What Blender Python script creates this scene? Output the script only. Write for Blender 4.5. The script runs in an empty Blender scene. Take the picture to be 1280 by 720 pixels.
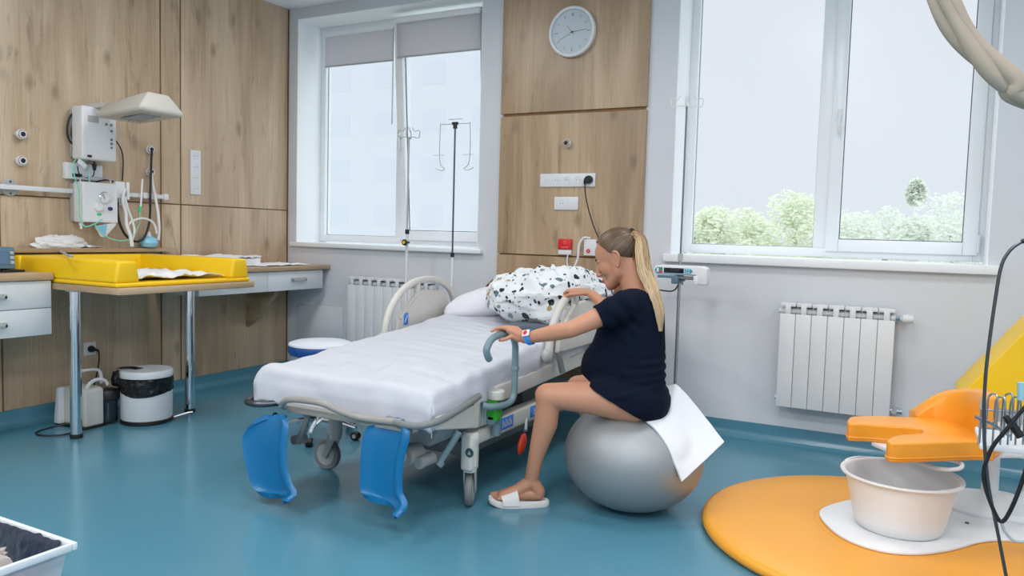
import bpy, math, random
from mathutils import Vector, Matrix, noise, Quaternion
V = Vector
PI = math.pi
rnd = random.Random(7)
COL = bpy.context.scene.collection

# ------------------------------------------------------------------ camera
FOC = 963.47
YAW, PITCH, ROLL = .4861, -.0692, .0272
CAM = V((4.6362, -4.7818, 1.2))
_r = V((math.cos(YAW), math.sin(YAW), 0))
_f = V((-math.sin(YAW) * math.cos(PITCH), math.cos(YAW) * math.cos(PITCH), math.sin(PITCH)))
_u = _r.cross(_f)
RX = math.cos(ROLL) * _r + math.sin(ROLL) * _u
UY = -math.sin(ROLL) * _r + math.cos(ROLL) * _u
FW = _f

def at(px, py, ax, val):
    """world point where the sight line of a photo pixel meets the real plane ax = val"""
    d = RX * ((px - 640) / FOC) - UY * ((py - 360) / FOC) + FW
    i = 'xyz'.index(ax)
    return CAM + d * ((val - CAM[i]) / d[i])

cd = bpy.data.cameras.new('camera')
cam = bpy.data.objects.new('camera', cd)
COL.objects.link(cam)
cd.sensor_width = 36
cd.lens = FOC / 1280 * 36
cd.clip_start = .05
cd.clip_end = 300
m = Matrix((RX, UY, -FW)).transposed().to_4x4()
m.translation = CAM
cam.matrix_world = m
bpy.context.scene.camera = cam

# ------------------------------------------------------------------ materials
def lin(c):
    return tuple(((x / 255) / 12.92 if x / 255 <= .04045 else ((x / 255 + .055) / 1.055) ** 2.4) for x in c)

def mat(name, rgb, rough=.5, metal=0, spec=.5, bump=0, bscale=40, sub=0, var=0, vscale=6, coat=0, trans=0, sheen=0):
    """rgb = base reflectance given as sRGB bytes; optional small procedural bump and colour variation"""
    mt = bpy.data.materials.new(name)
    mt.use_nodes = True
    nt = mt.node_tree
    b = nt.nodes['Principled BSDF']
    c = lin(rgb) + (1,)
    b.inputs['Base Color'].default_value = c
    b.inputs['Roughness'].default_value = rough
    b.inputs['Metallic'].default_value = metal
    b.inputs['Specular IOR Level'].default_value = spec
    b.inputs['Coat Weight'].default_value = coat
    b.inputs['Transmission Weight'].default_value = trans
    if sheen:
        b.inputs['Sheen Weight'].default_value = sheen
    if sub:
        b.inputs['Subsurface Weight'].default_value = sub
        b.inputs['Subsurface Radius'].default_value = (.012, .005, .003)
        b.inputs['Subsurface Scale'].default_value = 1
    tc = nt.nodes.new('ShaderNodeTexCoord')
    if bump:
        n = nt.nodes.new('ShaderNodeTexNoise')
        n.inputs['Scale'].default_value = bscale
        n.inputs['Detail'].default_value = 4
        nt.links.new(tc.outputs['Object'], n.inputs['Vector'])
        bp = nt.nodes.new('ShaderNodeBump')
        bp.inputs['Strength'].default_value = bump
        bp.inputs['Distance'].default_value = .01
        nt.links.new(n.outputs['Fac'], bp.inputs['Height'])
        nt.links.new(bp.outputs['Normal'], b.inputs['Normal'])
    n2 = nt.nodes.new('ShaderNodeTexNoise')
    n2.inputs['Scale'].default_value = vscale
    n2.inputs['Detail'].default_value = 3
    nt.links.new(tc.outputs['Object'], n2.inputs['Vector'])
    mx = nt.nodes.new('ShaderNodeMix')
    mx.data_type = 'RGBA'
    v = var or .03
    mx.inputs[6].default_value = tuple(max(0, x * (1 - v)) for x in c[:3]) + (1,)
    mx.inputs[7].default_value = tuple(min(1, x * (1 + v)) for x in c[:3]) + (1,)
    nt.links.new(n2.outputs['Fac'], mx.inputs[0])
    nt.links.new(mx.outputs[2], b.inputs['Base Color'])
    return mt

class NT:
    def __init__(s, name):
        s.m = bpy.data.materials.new(name)
        s.m.use_nodes = True
        s.t = s.m.node_tree
        s.b = s.t.nodes['Principled BSDF']
    def n(s, typ, **kw):
        nd = s.t.nodes.new(typ)
        for k, v in kw.items():
            if k.startswith('i_'):
                nd.inputs[int(k[2:])].default_value = v
            elif k.startswith('s_'):
                nd.inputs[k[2:].replace('_', ' ')].default_value = v
            else:
                setattr(nd, k, v)
        return nd
    def l(s, a, ao, b, bi):
        s.t.links.new(a.outputs[ao], b.inputs[bi])
    def pos(s, scale):
        g = s.n('ShaderNodeNewGeometry')
        mp = s.n('ShaderNodeMapping')
        mp.inputs['Scale'].default_value = scale
        s.l(g, 'Position', mp, 'Vector')
        return mp
    def ramp(s, stops):
        r = s.n('ShaderNodeValToRGB')
        e = r.color_ramp.elements
        while len(e) < len(stops):
            e.new(.5)
        for el, (p, c) in zip(e, stops):
            el.position = p
            el.color = c if len(c) == 4 else tuple(c) + (1,)
        return r
    def mixc(s, mode='MIX', fac=1.0):
        m_ = s.n('ShaderNodeMix', data_type='RGBA', blend_type=mode)
        m_.inputs[0].default_value = fac
        return m_

def wood(name, light, mid, dark, rough=.42, knots=1.0, horiz=False, seed=0):
    w = NT(name)
    k = (lambda a, b: (a, a, b)) if not horiz else (lambda a, b: (a, b, a * 3))
    info = w.n('ShaderNodeObjectInfo')
    def P(sc):
        mp = w.pos(sc)
        mul = w.n('ShaderNodeMath', operation='MULTIPLY', i_1=37.0 + seed)
        w.l(info, 'Random', mul, 0)
        cb = w.n('ShaderNodeCombineXYZ')
        for i in range(3):
            w.l(mul, 0, cb, i)
        w.l(cb, 0, mp, 'Location')
        return mp
    a = w.n('ShaderNodeTexNoise', s_Scale=1.0, s_Detail=6.0, s_Roughness=.6, s_Distortion=.6)
    w.l(P(k(3.6, .42)), 0, a, 'Vector')
    ra = w.ramp([(.32, lin(dark)), (.5, lin(mid)), (.66, lin(light))])
    w.l(a, 'Fac', ra, 0)
    g = w.n('ShaderNodeTexNoise', s_Scale=1.0, s_Detail=5.0, s_Roughness=.65)
    w.l(P(k(70, 1.6)), 0, g, 'Vector')
    rg = w.ramp([(.3, (.86, .84, .82)), (.7, (1.06, 1.06, 1.06))])
    w.l(g, 'Fac', rg, 0)
    m1 = w.mixc('MULTIPLY', 1.0)
    w.l(ra, 0, m1, 6)
    w.l(rg, 0, m1, 7)
    # cracks / heart streaks
    c = w.n('ShaderNodeTexNoise', s_Scale=1.0, s_Detail=7.0, s_Roughness=.7, s_Distortion=1.2)
    w.l(P(k(7.5, 1.5)), 0, c, 'Vector')
    rc = w.ramp([(.57, (0, 0, 0)), (.70, (1, 1, 1))])
    w.l(c, 'Fac', rc, 0)
    m2 = w.mixc('MIX')
    mf = w.n('ShaderNodeMath', operation='MULTIPLY', i_1=.55 * knots)
    w.l(rc, 0, mf, 0)
    w.l(mf, 0, m2, 0)
    w.l(m1, 2, m2, 6)
    m2.inputs[7].default_value = tuple(x * .45 for x in lin(dark)) + (1,)
    # knots
    vo = w.n('ShaderNodeTexVoronoi', s_Scale=1.0, s_Randomness=1.0)
    w.l(P(k(5.0, 2.6)), 0, vo, 'Vector')
    rv = w.ramp([(.05, (1, 1, 1)), (.19, (0, 0, 0))])
    w.l(vo, 'Distance', rv, 0)
    m3 = w.mixc('MIX')
    mg = w.n('ShaderNodeMath', operation='MULTIPLY', i_1=.5 * knots)
    w.l(rv, 0, mg, 0)
    w.l(mg, 0, m3, 0)
    w.l(m2, 2, m3, 6)
    m3.inputs[7].default_value = tuple(x * .35 for x in lin(dark)) + (1,)
    w.l(m3, 2, w.b, 'Base Color')
    w.b.inputs['Roughness'].default_value = rough
    w.b.inputs['Coat Weight'].default_value = .35
    w.b.inputs['Coat Roughness'].default_value = .38
    bp = w.n('ShaderNodeBump', s_Strength=.08, s_Distance=.005)
    w.l(g, 'Fac', bp, 'Height')
    w.l(bp, 0, w.b, 'Normal')
    return w.m

M = {}
M['wall'] = mat('white_wall_paint', (212, 215, 221), .6, bump=.05, bscale=180, var=.012, vscale=1.5)
M['ceil'] = mat('ceiling_paint', (222, 226, 232), .7, bump=.05, bscale=90, var=.02, vscale=1.5)
M['reveal'] = mat('window_reveal_paint', (240, 243, 246), .45, var=.01)
M['pvc'] = mat('white_window_plastic', (236, 240, 244), .3, var=.01)
M['gasket'] = mat('dark_window_gasket', (95, 98, 118), .6)
M['wood'] = wood('oak_wall_board', (208, 187, 161), (192, 168, 140), (166, 139, 112), .34)
M['wood2'] = wood('oak_wall_board_warm', (196, 172, 143), (178, 152, 122), (148, 122, 95), .36, seed=5)
M['top'] = wood('oak_worktop', (196, 172, 142), (178, 152, 120), (150, 124, 94), .4, knots=.3, horiz=True)
M['backing'] = mat('dark_groove_backing', (132, 100, 66), .8)
M['brown'] = wood('brown_headboard_wood', (150, 98, 58), (126, 76, 42), (96, 56, 30), .35, knots=.2, horiz=True)
M['white'] = mat('white_plastic', (222, 225, 229), .35, var=.02)
M['cab'] = mat('white_cabinet_board', (214, 218, 222), .4, var=.015)
M['hood'] = mat('warm_grey_hood', (190, 187, 180), .45)
M['cream'] = mat('cream_plastic', (205, 203, 198), .4, var=.03)
M['tubgrey'] = mat('warm_white_tub_plastic', (234, 236, 238), .35, var=.015)
M['rad'] = mat('radiator_enamel', (222, 225, 229), .3, var=.01)
M['slot'] = mat('radiator_slot_grey', (120, 128, 134), .6)
M['chrome'] = mat('chrome_metal', (225, 228, 232), .12, metal=1, var=.01)
M['steel'] = mat('brushed_steel', (175, 178, 182), .3, metal=1)
M['dsteel'] = mat('dark_steel', (95, 98, 104), .35, metal=1)
M['grey'] = mat('grey_coated_tube', (112, 136, 144), .4, var=.04)
M['lgrey'] = mat('light_grey_plastic', (168, 172, 172), .45, var=.04)
M['mgrey'] = mat('mid_grey_plastic', (120, 124, 126), .5, var=.04)
M['black'] = mat('black_rubber', (18, 19, 22), .45)
M['blackbag'] = mat('black_bin_bag', (14, 15, 18), .22, bump=.6, bscale=60)
M['smoke'] = mat('smoky_canister', (28, 42, 50), .2)
M['blue'] = mat('blue_moulded_plastic', (4, 106, 160), .33, var=.05, vscale=3)
M['blueseat'] = mat('blue_vinyl', (28, 74, 142), .4)
M['sticker'] = mat('blue_sticker', (58, 130, 220), .4)
M['green'] = mat('green_plastic', (60, 175, 50), .35)
M['red'] = mat('red_plastic', (212, 30, 34), .4)
M['orangered'] = mat('orange_red_pedal', (212, 60, 30), .45)
M['yellow'] = mat('yellow_vinyl', (240, 196, 14), .42, bump=.05, bscale=120, var=.03)
M['orange'] = mat('orange_vinyl', (240, 158, 44), .3, bump=.04, bscale=120, var=.03)
M['matorange'] = mat('orange_mat_vinyl', (238, 164, 52), .36, bump=.04, bscale=120, var=.03)
M['sheet'] = mat('white_bed_sheet', (196, 199, 208), .85, bump=.12, bscale=9, var=.01)
M['pillow'] = mat('white_pillow_cotton', (224, 224, 232), .85, bump=.15, bscale=14, var=.01)
M['paper'] = mat('white_paper', (232, 234, 236), .8, bump=.25, bscale=18, var=.01)
M['towel'] = mat('white_absorbent_pad', (228, 230, 236), .85, bump=.25, bscale=60, var=.015)
M['clear'] = mat('clear_plastic_film', (226, 228, 232), .2, bump=.5, bscale=40)
M['aqua'] = mat('aqua_tubing', (120, 215, 195), .35)
M['aquabag'] = mat('pale_blue_bag', (130, 195, 225), .3)
M['hose'] = mat('translucent_white_hose', (222, 224, 224), .3)
M['screen'] = mat('dark_screen', (16, 26, 38), .15)
M['screenblue'] = mat('blue_grey_screen', (86, 112, 142), .25)
M['teal'] = mat('teal_panel', (60, 140, 165), .4)
M['tgrey'] = mat('slate_blue_plastic', (84, 116, 132), .45)
M['skin'] = mat('skin', (194, 140, 112), .5, sub=.12, var=.05, vscale=9, bump=.03, bscale=200)
M['lips'] = mat('lips', (188, 108, 104), .4)
M['nail'] = mat('dark_red_nail', (140, 40, 60), .3)
M['shirt'] = mat('navy_cotton', (13, 21, 39), .95, spec=.15, bump=.15, bscale=60)
M['hair'] = None
M['slipper'] = mat('white_slipper_rubber', (226, 224, 220), .55)
M['watchblue'] = mat('blue_watch_strap', (52, 140, 218), .45)
M['lash'] = mat('dark_lash', (48, 34, 28), .6)
M['scrunchie'] = mat('black_hair_tie', (20, 18, 18), .8)
M['clip'] = mat('pearl_clip', (214, 190, 170), .35)
M['beige'] = mat('beige_fabric', (176, 162, 146), .85, bump=.2, bscale=30, var=.05)
M['blind'] = mat('grey_roller_blind', (172, 172, 182), .8, bump=.05, bscale=300)
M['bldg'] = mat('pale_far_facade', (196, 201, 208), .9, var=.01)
M['bldgwin'] = mat('pale_far_window', (193, 198, 206), .9, var=.01)  # kept near the facade tone, so the haze lies in the colours
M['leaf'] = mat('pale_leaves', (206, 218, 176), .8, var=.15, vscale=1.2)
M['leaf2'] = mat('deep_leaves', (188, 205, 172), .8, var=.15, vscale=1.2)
M['bark'] = mat('pale_bark', (170, 165, 150), .9)
M['clockface'] = mat('clock_face', (196, 206, 214), .45)
M['glow'] = mat('fill_light_diffuser', (235, 238, 242), .6)

# leaves let light through; haze is put into their pale colours
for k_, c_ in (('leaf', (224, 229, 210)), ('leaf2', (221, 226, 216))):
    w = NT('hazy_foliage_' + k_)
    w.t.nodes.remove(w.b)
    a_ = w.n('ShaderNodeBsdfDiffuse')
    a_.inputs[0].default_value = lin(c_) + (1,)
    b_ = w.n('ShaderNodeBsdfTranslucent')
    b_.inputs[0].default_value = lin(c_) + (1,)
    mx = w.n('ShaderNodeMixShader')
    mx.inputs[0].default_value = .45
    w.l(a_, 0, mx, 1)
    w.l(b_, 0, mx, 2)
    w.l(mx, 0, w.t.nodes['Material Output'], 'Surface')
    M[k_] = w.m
# roller blind cloth passes some daylight
w = NT('translucent_blind_cloth')
w.b.inputs['Base Color'].default_value = lin((216, 214, 218)) + (1,)
w.b.inputs['Roughness'].default_value = .8
b_ = w.n('ShaderNodeBsdfTranslucent')
b_.inputs[0].default_value = lin((224, 222, 226)) + (1,)
mx = w.n('ShaderNodeMixShader')
mx.inputs[0].default_value = .42
w.l(w.b, 0, mx, 1)
w.l(b_, 0, mx, 2)
w.l(mx, 0, w.t.nodes['Material Output'], 'Surface')
M['blind'] = w.m
# silver gym ball
w = NT('silver_ball_rubber')
w.b.inputs['Base Color'].default_value = lin((158, 162, 165)) + (1,)
w.b.inputs['Roughness'].default_value = .5
w.b.inputs['Metallic'].default_value = .6
n_ = w.n('ShaderNodeTexNoise', s_Scale=4.0, s_Detail=2.0)
r_ = w.ramp([(.3, (.5,) * 3), (.7, (.56,) * 3)])
w.l(n_, 'Fac', r_, 0)
w.l(r_, 0, w.b, 'Roughness')
M['ball'] = w.m
# floor
w = NT('teal_vinyl_floor')
a_ = w.n('ShaderNodeTexNoise', s_Scale=1.0, s_Detail=4.0)
w.l(w.pos((1.1, 1.1, 1.1)), 0, a_, 'Vector')
r_ = w.ramp([(.3, lin((79, 133, 154))), (.7, lin((84, 139, 160)))])
w.l(a_, 'Fac', r_, 0)
w.l(r_, 0, w.b, 'Base Color')
w.b.inputs['Specular IOR Level'].default_value = .55
f_ = w.n('ShaderNodeTexNoise', s_Scale=1.0, s_Detail=5.0)
w.l(w.pos((2.3, 2.3, 2.3)), 0, f_, 'Vector')
r2 = w.ramp([(.3, (.19,) * 3), (.7, (.23,) * 3)])
w.l(f_, 'Fac', r2, 0)
w.l(r2, 0, w.b, 'Roughness')
M['floor'] = w.m
# window glass (thin)
w = NT('window_glass')
w.t.nodes.remove(w.b)
tr = w.n('ShaderNodeBsdfTransparent')
tr.inputs[0].default_value = (.975, .978, .98, 1)
gl = w.n('ShaderNodeBsdfGlossy')
gl.inputs['Roughness'].default_value = .25
mx = w.n('ShaderNodeMixShader')
mx.inputs[0].default_value = .008
w.l(tr, 0, mx, 1)
w.l(gl, 0, mx, 2)
w.l(mx, 0, w.t.nodes['Material Output'], 'Surface')
M['glass'] = w.m
# clear plastic box
w = NT('clear_box_plastic')
w.t.nodes.remove(w.b)
tr = w.n('ShaderNodeBsdfTransparent')
tr.inputs[0].default_value = (.93, .95, .97, 1)
df = w.n('ShaderNodeBsdfPrincipled')
df.inputs['Base Color'].default_value = (.75, .8, .85, 1)
df.inputs['Roughness'].default_value = .25
mx = w.n('ShaderNodeMixShader')
mx.inputs[0].default_value = .5
w.l(tr, 0, mx, 1)
w.l(df, 0, mx, 2)
w.l(mx, 0, w.t.nodes['Material Output'], 'Surface')
M['clearbox'] = w.m
# terrazzo duvet
w = NT('terrazzo_print_cotton')
tc = w.n('ShaderNodeTexCoord')
nz = w.n('ShaderNodeTexNoise', s_Scale=14.0, s_Detail=2.0)
w.l(tc, 'Object', nz, 'Vector')
ad = w.n('ShaderNodeMixRGB', blend_type='ADD')
ad.inputs[0].default_value = .035
w.l(tc, 'Object', ad, 1)
w.l(nz, 'Color', ad, 2)
prev = None
for sc, th, cols in ((17, .30, [(28, 36, 44), (96, 118, 126), (54, 66, 74), (128, 146, 150), (170, 150, 104)]),
                     (34, .26, [(30, 34, 44), (60, 72, 84), (34, 34, 44), (150, 160, 164), (26, 30, 40)])):
    vo = w.n('ShaderNodeTexVoronoi', s_Scale=float(sc), s_Randomness=1.0)
    w.l(ad, 0, vo, 'Vector')
    sep = w.n('ShaderNodeSeparateColor')
    w.l(vo, 'Color', sep, 0)
    cr = w.ramp([(i / len(cols), lin(c)) for i, c in enumerate(cols)])
    cr.color_ramp.interpolation = 'CONSTANT'
    w.l(sep, 0, cr, 0)
    ths = w.n('ShaderNodeMath', operation='MULTIPLY', i_1=th * 1.5)
    w.l(sep, 1, ths, 0)
    lt = w.n('ShaderNodeMath', operation='LESS_THAN')
    w.l(vo, 'Distance', lt, 0)
    w.l(ths, 0, lt, 1)
    mx = w.mixc()
    w.l(lt, 0, mx, 0)
    if prev:
        w.l(prev, 2, mx, 6)
    else:
        mx.inputs[6].default_value = lin((222, 227, 230)) + (1,)
    w.l(cr, 0, mx, 7)
    prev = mx
w.l(prev, 2, w.b, 'Base Color')
w.b.inputs['Roughness'].default_value = .85
M['terrazzo'] = w.m
# hair: colour comes from a per-vertex attribute (dyed lengths) broken by fine noise
w = NT('hair_strands')
at_ = w.n('ShaderNodeAttribute', attribute_name='tint')
rp = w.ramp([(0, lin((70, 52, 38))), (.35, lin((112, 86, 62))), (.7, lin((190, 156, 112))), (1, lin((226, 200, 160)))])
w.l(at_, 'Fac', rp, 0)
w.l(rp, 0, w.b, 'Base Color')
w.b.inputs['Roughness'].default_value = .42
M['hair'] = w.m

# ------------------------------------------------------------------ mesh builder
def frame(d):
    d = V(d).normalized()
    a = V((0, 0, 1)) if abs(d.z) < .9 else V((1, 0, 0))
    u = d.cross(a).normalized()
    return u, d.cross(u).normalized(), d

def sp(pts, n=8, closed=False):
    """catmull-rom through points (any dimension via Vector)"""
    P = [V(p) for p in pts]
    out = []
    N = len(P)
    rng = N if closed else N - 1
    for i in range(rng):
        if closed:
            a, b, c, d = P[(i - 1) % N], P[i], P[(i + 1) % N], P[(i + 2) % N]
        else:
            a, b, c, d = P[max(i - 1, 0)], P[i], P[i + 1], P[min(i + 2, N - 1)]
        for k in range(n):
            t = k / n
            out.append(.5 * ((2 * b) + (c - a) * t + (2 * a - 5 * b + 4 * c - d) * t * t + (3 * b - a - 3 * c + d) * t ** 3))
    if not closed:
        out.append(P[-1])
    return out

class MB:
    def __init__(s):
        s.v, s.f, s.mi, s.cur = [], [], [], 0
        s.tint = None
    def face(s, *i):
        s.f.append(tuple(i))
        s.mi.append(s.cur)
    def add(s, vs, fs):
        o = len(s.v)
        s.v += [V(p) for p in vs]
        for f in fs:
            s.face(*[i + o for i in f])
        return s
    def box(s, a, b):
        x0, y0, z0 = a
        x1, y1, z1 = b
        if x0 > x1: x0, x1 = x1, x0
        if y0 > y1: y0, y1 = y1, y0
        if z0 > z1: z0, z1 = z1, z0
        return s.add([(x0, y0, z0), (x1, y0, z0), (x1, y1, z0), (x0, y1, z0), (x0, y0, z1), (x1, y0, z1), (x1, y1, z1), (x0, y1, z1)],
                     [(0, 3, 2, 1), (4, 5, 6, 7), (0, 1, 5, 4), (1, 2, 6, 5), (2, 3, 7, 6), (3, 0, 4, 7)])
    def obox(s, c, size, rot):
        """oriented box: rot is a 3x3 Matrix or euler tuple"""
        from mathutils import Euler
        R = rot if isinstance(rot, Matrix) else Euler(rot).to_matrix()
        hx, hy, hz = [q / 2 for q in size]
        vs = [V(c) + R @ V((sx * hx, sy * hy, sz * hz)) for sz in (-1, 1) for sx, sy in ((-1, -1), (1, -1), (1, 1), (-1, 1))]
        return s.add(vs, [(0, 3, 2, 1), (4, 5, 6, 7), (0, 1, 5, 4), (1, 2, 6, 5), (2, 3, 7, 6), (3, 0, 4, 7)])
    def cyl(s, a, b, r, r2=None, n=24):
        return s.tube([a, b], [r, r if r2 is None else r2], n)
    def tube(s, pts, r, n=10, closed=False, caps=True, flat=None):
        pts = [V(p) for p in pts]
        N = len(pts)
        if not isinstance(r, (list, tuple)):
            r = [r] * N
        elif len(r) != N:
            r = [r[0] + (r[-1] - r[0]) * i / (N - 1) for i in range(N)] if len(r) == 2 else [r[min(len(r) - 1, int(i * len(r) / N))] for i in range(N)]
        o = len(s.v)
        u = None
        for i, p in enumerate(pts):
            if closed:
                d = pts[(i + 1) % N] - pts[(i - 1) % N]
            else:
                d = pts[min(i + 1, N - 1)] - pts[max(i - 1, 0)]
            if d.length < 1e-9:
                d = V((0, 0, 1))
            d.normalize()
            if u is None:
                u = frame(d)[0]
            else:
                u = (u - d * u.dot(d))
                u = u.normalized() if u.length > 1e-6 else frame(d)[0]
            w_ = d.cross(u)
            for k in range(n):
                a = 2 * PI * k / n
                s.v.append(p + (u * math.cos(a) + w_ * math.sin(a)) * r[i])
        for i in range(N if closed else N - 1):
            j = (i + 1) % N
            for k in range(n):
                l = (k + 1) % n
                s.face(o + i * n + k, o + i * n + l, o + j * n + l, o + j * n + k)
        if caps and not closed:
            s.face(*[o + k for k in range(n)][::-1])
            s.face(*[o + (N - 1) * n + k for k in range(n)])
        return s
    def lathe(s, prof, c, n=40, axis=(0, 0, 1), capb=True, capt=True, sx=1, sy=1):
        u, v_, d = frame(axis)
        if abs(V(axis).z) > .99:
            u, v_, d = V((1, 0, 0)), V((0, 1, 0)), V(axis).normalized()
        c = V(c)
        o = len(s.v)
        for (r, z) in prof:
            for k in range(n):
                a = 2 * PI * k / n
                s.v.append(c + u * (r * sx * math.cos(a)) + v_ * (r * sy * math.sin(a)) + d * z)
        for i in range(len(prof) - 1):
            for k in range(n):
                l = (k + 1) % n
                s.face(o + i * n + k, o + i * n + l, o + (i + 1) * n + l, o + (i + 1) * n + k)
        if capb:
            s.face(*[o + k for k in range(n)][::-1])
        if capt:
            s.face(*[o + (len(prof) - 1) * n + k for k in range(n)])
        return s
    def prism(s, poly, d):
        """poly: 3-D loop, d: extrusion vector"""
        P = [V(p) for p in poly]
        d = V(d)
        n = len(P)
        o = len(s.v)
        s.v += P + [p + d for p in P]
        s.face(*[o + i for i in range(n)][::-1])
        s.face(*[o + n + i for i in range(n)])
        for i in range(n):
            j = (i + 1) % n
            s.face(o + i, o + j, o + n + j, o + n + i)
        return s
    def ell(s, c, r, rot=None, n=16, m_=10):
        c = V(c)
        if not isinstance(r, (tuple, list)):
            r = (r, r, r)
        R = rot or Matrix.Identity(3)
        o = len(s.v)
        for i in range(1, m_):
            t = PI * i / m_
            for k in range(n):
                a = 2 * PI * k / n
                s.v.append(c + R @ V((r[0] * math.sin(t) * math.cos(a), r[1] * math.sin(t) * math.sin(a), -r[2] * math.cos(t))))
        b = len(s.v)
        s.v.append(c + R @ V((0, 0, -r[2])))
        s.v.append(c + R @ V((0, 0, r[2])))
        for i in range(m_ - 2):
            for k in range(n):
                l = (k + 1) % n
                s.face(o + i * n + k, o + i * n + l, o + (i + 1) * n + l, o + (i + 1) * n + k)
        for k in range(n):
            l = (k + 1) % n
            s.face(b, o + l, o + k)
            s.face(b + 1, o + (m_ - 2) * n + k, o + (m_ - 2) * n + l)
        return s
    def cap(s, a, b, ra, rb, n=16):
        """tapered capsule"""
        a, b = V(a), V(b)
        u, w_, d = frame(b - a)
        rings = []
        for i in range(1, 6):
            t = PI / 2 * i / 5
            rings.append((a - d * ra * math.cos(t), ra * math.sin(t)))
        for i in range(0, 5):
            t = PI / 2 * i / 5
            rings.append((b + d * rb * math.sin(t), rb * math.cos(t)))
        o = len(s.v)
        for p, r in rings:
            for k in range(n):
                t = 2 * PI * k / n
                s.v.append(p + (u * math.cos(t) + w_ * math.sin(t)) * r)
        for i in range(len(rings) - 1):
            for k in range(n):
                l = (k + 1) % n
                s.face(o + i * n + k, o + i * n + l, o + (i + 1) * n + l, o + (i + 1) * n + k)
        s.face(*[o + k for k in range(n)][::-1])
        s.face(*[o + (len(rings) - 1) * n + k for k in range(n)])
        return s
    def grid(s, fn, nu, nv, cu=False, cv=False):
        o = len(s.v)
        for i in range(nu):
            for j in range(nv):
                s.v.append(V(fn(i / (nu if cu else nu - 1), j / (nv if cv else nv - 1))))
        for i in range(nu if cu else nu - 1):
            for j in range(nv if cv else nv - 1):
                a, b = (i + 1) % nu, (j + 1) % nv
                s.face(o + i * nv + j, o + a * nv + j, o + a * nv + b, o + i * nv + b)
        return s

def fix_normals(me):
    import bmesh
    bm = bmesh.new()
    bm.from_mesh(me)
    bmesh.ops.recalc_face_normals(bm, faces=bm.faces)
    bm.to_mesh(me)
    bm.free()

def bake(o):
    dg = bpy.context.evaluated_depsgraph_get()
    dg.update()
    me = bpy.data.meshes.new_from_object(o.evaluated_get(dg))
    o.modifiers.clear()
    old = o.data
    o.data = me
    bpy.data.meshes.remove(old)

def obj(name, mb, mats, parent=None, bevel=0, seg=2, smooth=True, ang=35, solid=0, subd=0, label=None, cat=None, group=None, kind=None, keep=False):
    me = bpy.data.meshes.new(name)
    c = V((0, 0, 0))
    if mb.v:
        lo = V([min(p[i] for p in mb.v) for i in range(3)])
        hi = V([max(p[i] for p in mb.v) for i in range(3)])
        c = (lo + hi) / 2
        if not parent:
            c.z = lo.z
    me.from_pydata([tuple(p - c) for p in mb.v], [], mb.f)
    if not isinstance(mats, (list, tuple)):
        mats = [mats]
    for q in mats:
        me.materials.append(M[q] if isinstance(q, str) else q)
    me.polygons.foreach_set('material_index', mb.mi)
    if mb.tint:
        a = me.attributes.new('tint', 'FLOAT', 'POINT')
        a.data.foreach_set('value', mb.tint)
    me.update()
    if not keep:
        fix_normals(me)
    o = bpy.data.objects.new(name, me)
    COL.objects.link(o)
    o.location = c
    if solid:
        md = o.modifiers.new('solid', 'SOLIDIFY')
        md.thickness = solid
        md.offset = 0
    if bevel:
        md = o.modifiers.new('bevel', 'BEVEL')
        md.width = bevel
        md.segments = seg
        md.limit_method = 'ANGLE'
        md.angle_limit = math.radians(40)
    if subd:
        md = o.modifiers.new('subd', 'SUBSURF')
        md.levels = md.render_levels = subd
    if bevel or subd or solid:
        bake(o)
    if smooth:
        o.data.polygons.foreach_set('use_smooth', [True] * len(o.data.polygons))
        if not subd:
            o.data.set_sharp_from_angle(angle=math.radians(ang))
    if parent:
        o.parent = parent
        # parents are unrotated; walk up to find the parent's world position
        w_ = V((0, 0, 0))
        p = parent
        while p:
            w_ += p.location
            p = p.parent
        o.location = c - w_
    if label:
        o['label'] = label
    if cat:
        o['category'] = cat
    if group:
        o['group'] = group
    if kind:
        o['kind'] = kind
    return o

def thing(name, loc, label, cat, group=None):
    o = bpy.data.objects.new(name, None)
    COL.objects.link(o)
    o.location = loc
    o.empty_display_size = .1
    o['label'] = label
    o['category'] = cat
    if group:
        o['group'] = group
    return o

def struct(name, mb, m_, parent=None, **k):
    return obj(name, mb, m_, parent, kind=None if parent else 'structure', **k)

def copy_tree(o, parent=None, d=None):
    c = o.copy()
    COL.objects.link(c)
    if parent:
        c.parent = parent
    if d is not None:
        c.location = V(c.location) + V(d)
    for ch in list(o.children):
        copy_tree(ch, c)
    return c
bx = lambda a, b: MB().box(a, b)
def nz3(p, s=1.0, o=0.0):
    return noise.noise(V(p) * s + V((o, o * 1.7, o * .3)))
# ================================================================== SETTING
XR, YB, ZC = 7.6, -7.2, 2.97
struct('floor', bx((-.4, YB - .3, -.12), (XR + .3, .4, 0)), 'floor')
struct('ceiling', bx((-.4, YB - .3, ZC), (XR + .3, .4, ZC + .12)), 'ceil')
struct('wall_left', bx((-.3, YB, 0), (-.0085, .0, ZC)), 'backing')
struct('wall_right', bx((XR, YB, 0), (XR + .25, .35, ZC)), 'wall')
struct('wall_front', bx((-.3, YB - .25, 0), (XR + .25, YB, ZC)), 'wall')
ZS, ZT = 1.065, 2.885
OP = [(.09, 1.82), (3.235, 4.95), (5.2, 6.95)]
mb = MB()
xs = [-.3] + [q for o in OP for q in o] + [XR]
for i in range(0, len(xs), 2):
    mb.box((xs[i], 0, 0), (xs[i + 1], .36, ZC))
for a, b in OP:
    mb.box((a, 0, 0), (b, .36, ZS))
    mb.box((a, 0, ZT), (b, .36, ZC))
struct('wall_back', mb, 'wall', smooth=False)

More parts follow.
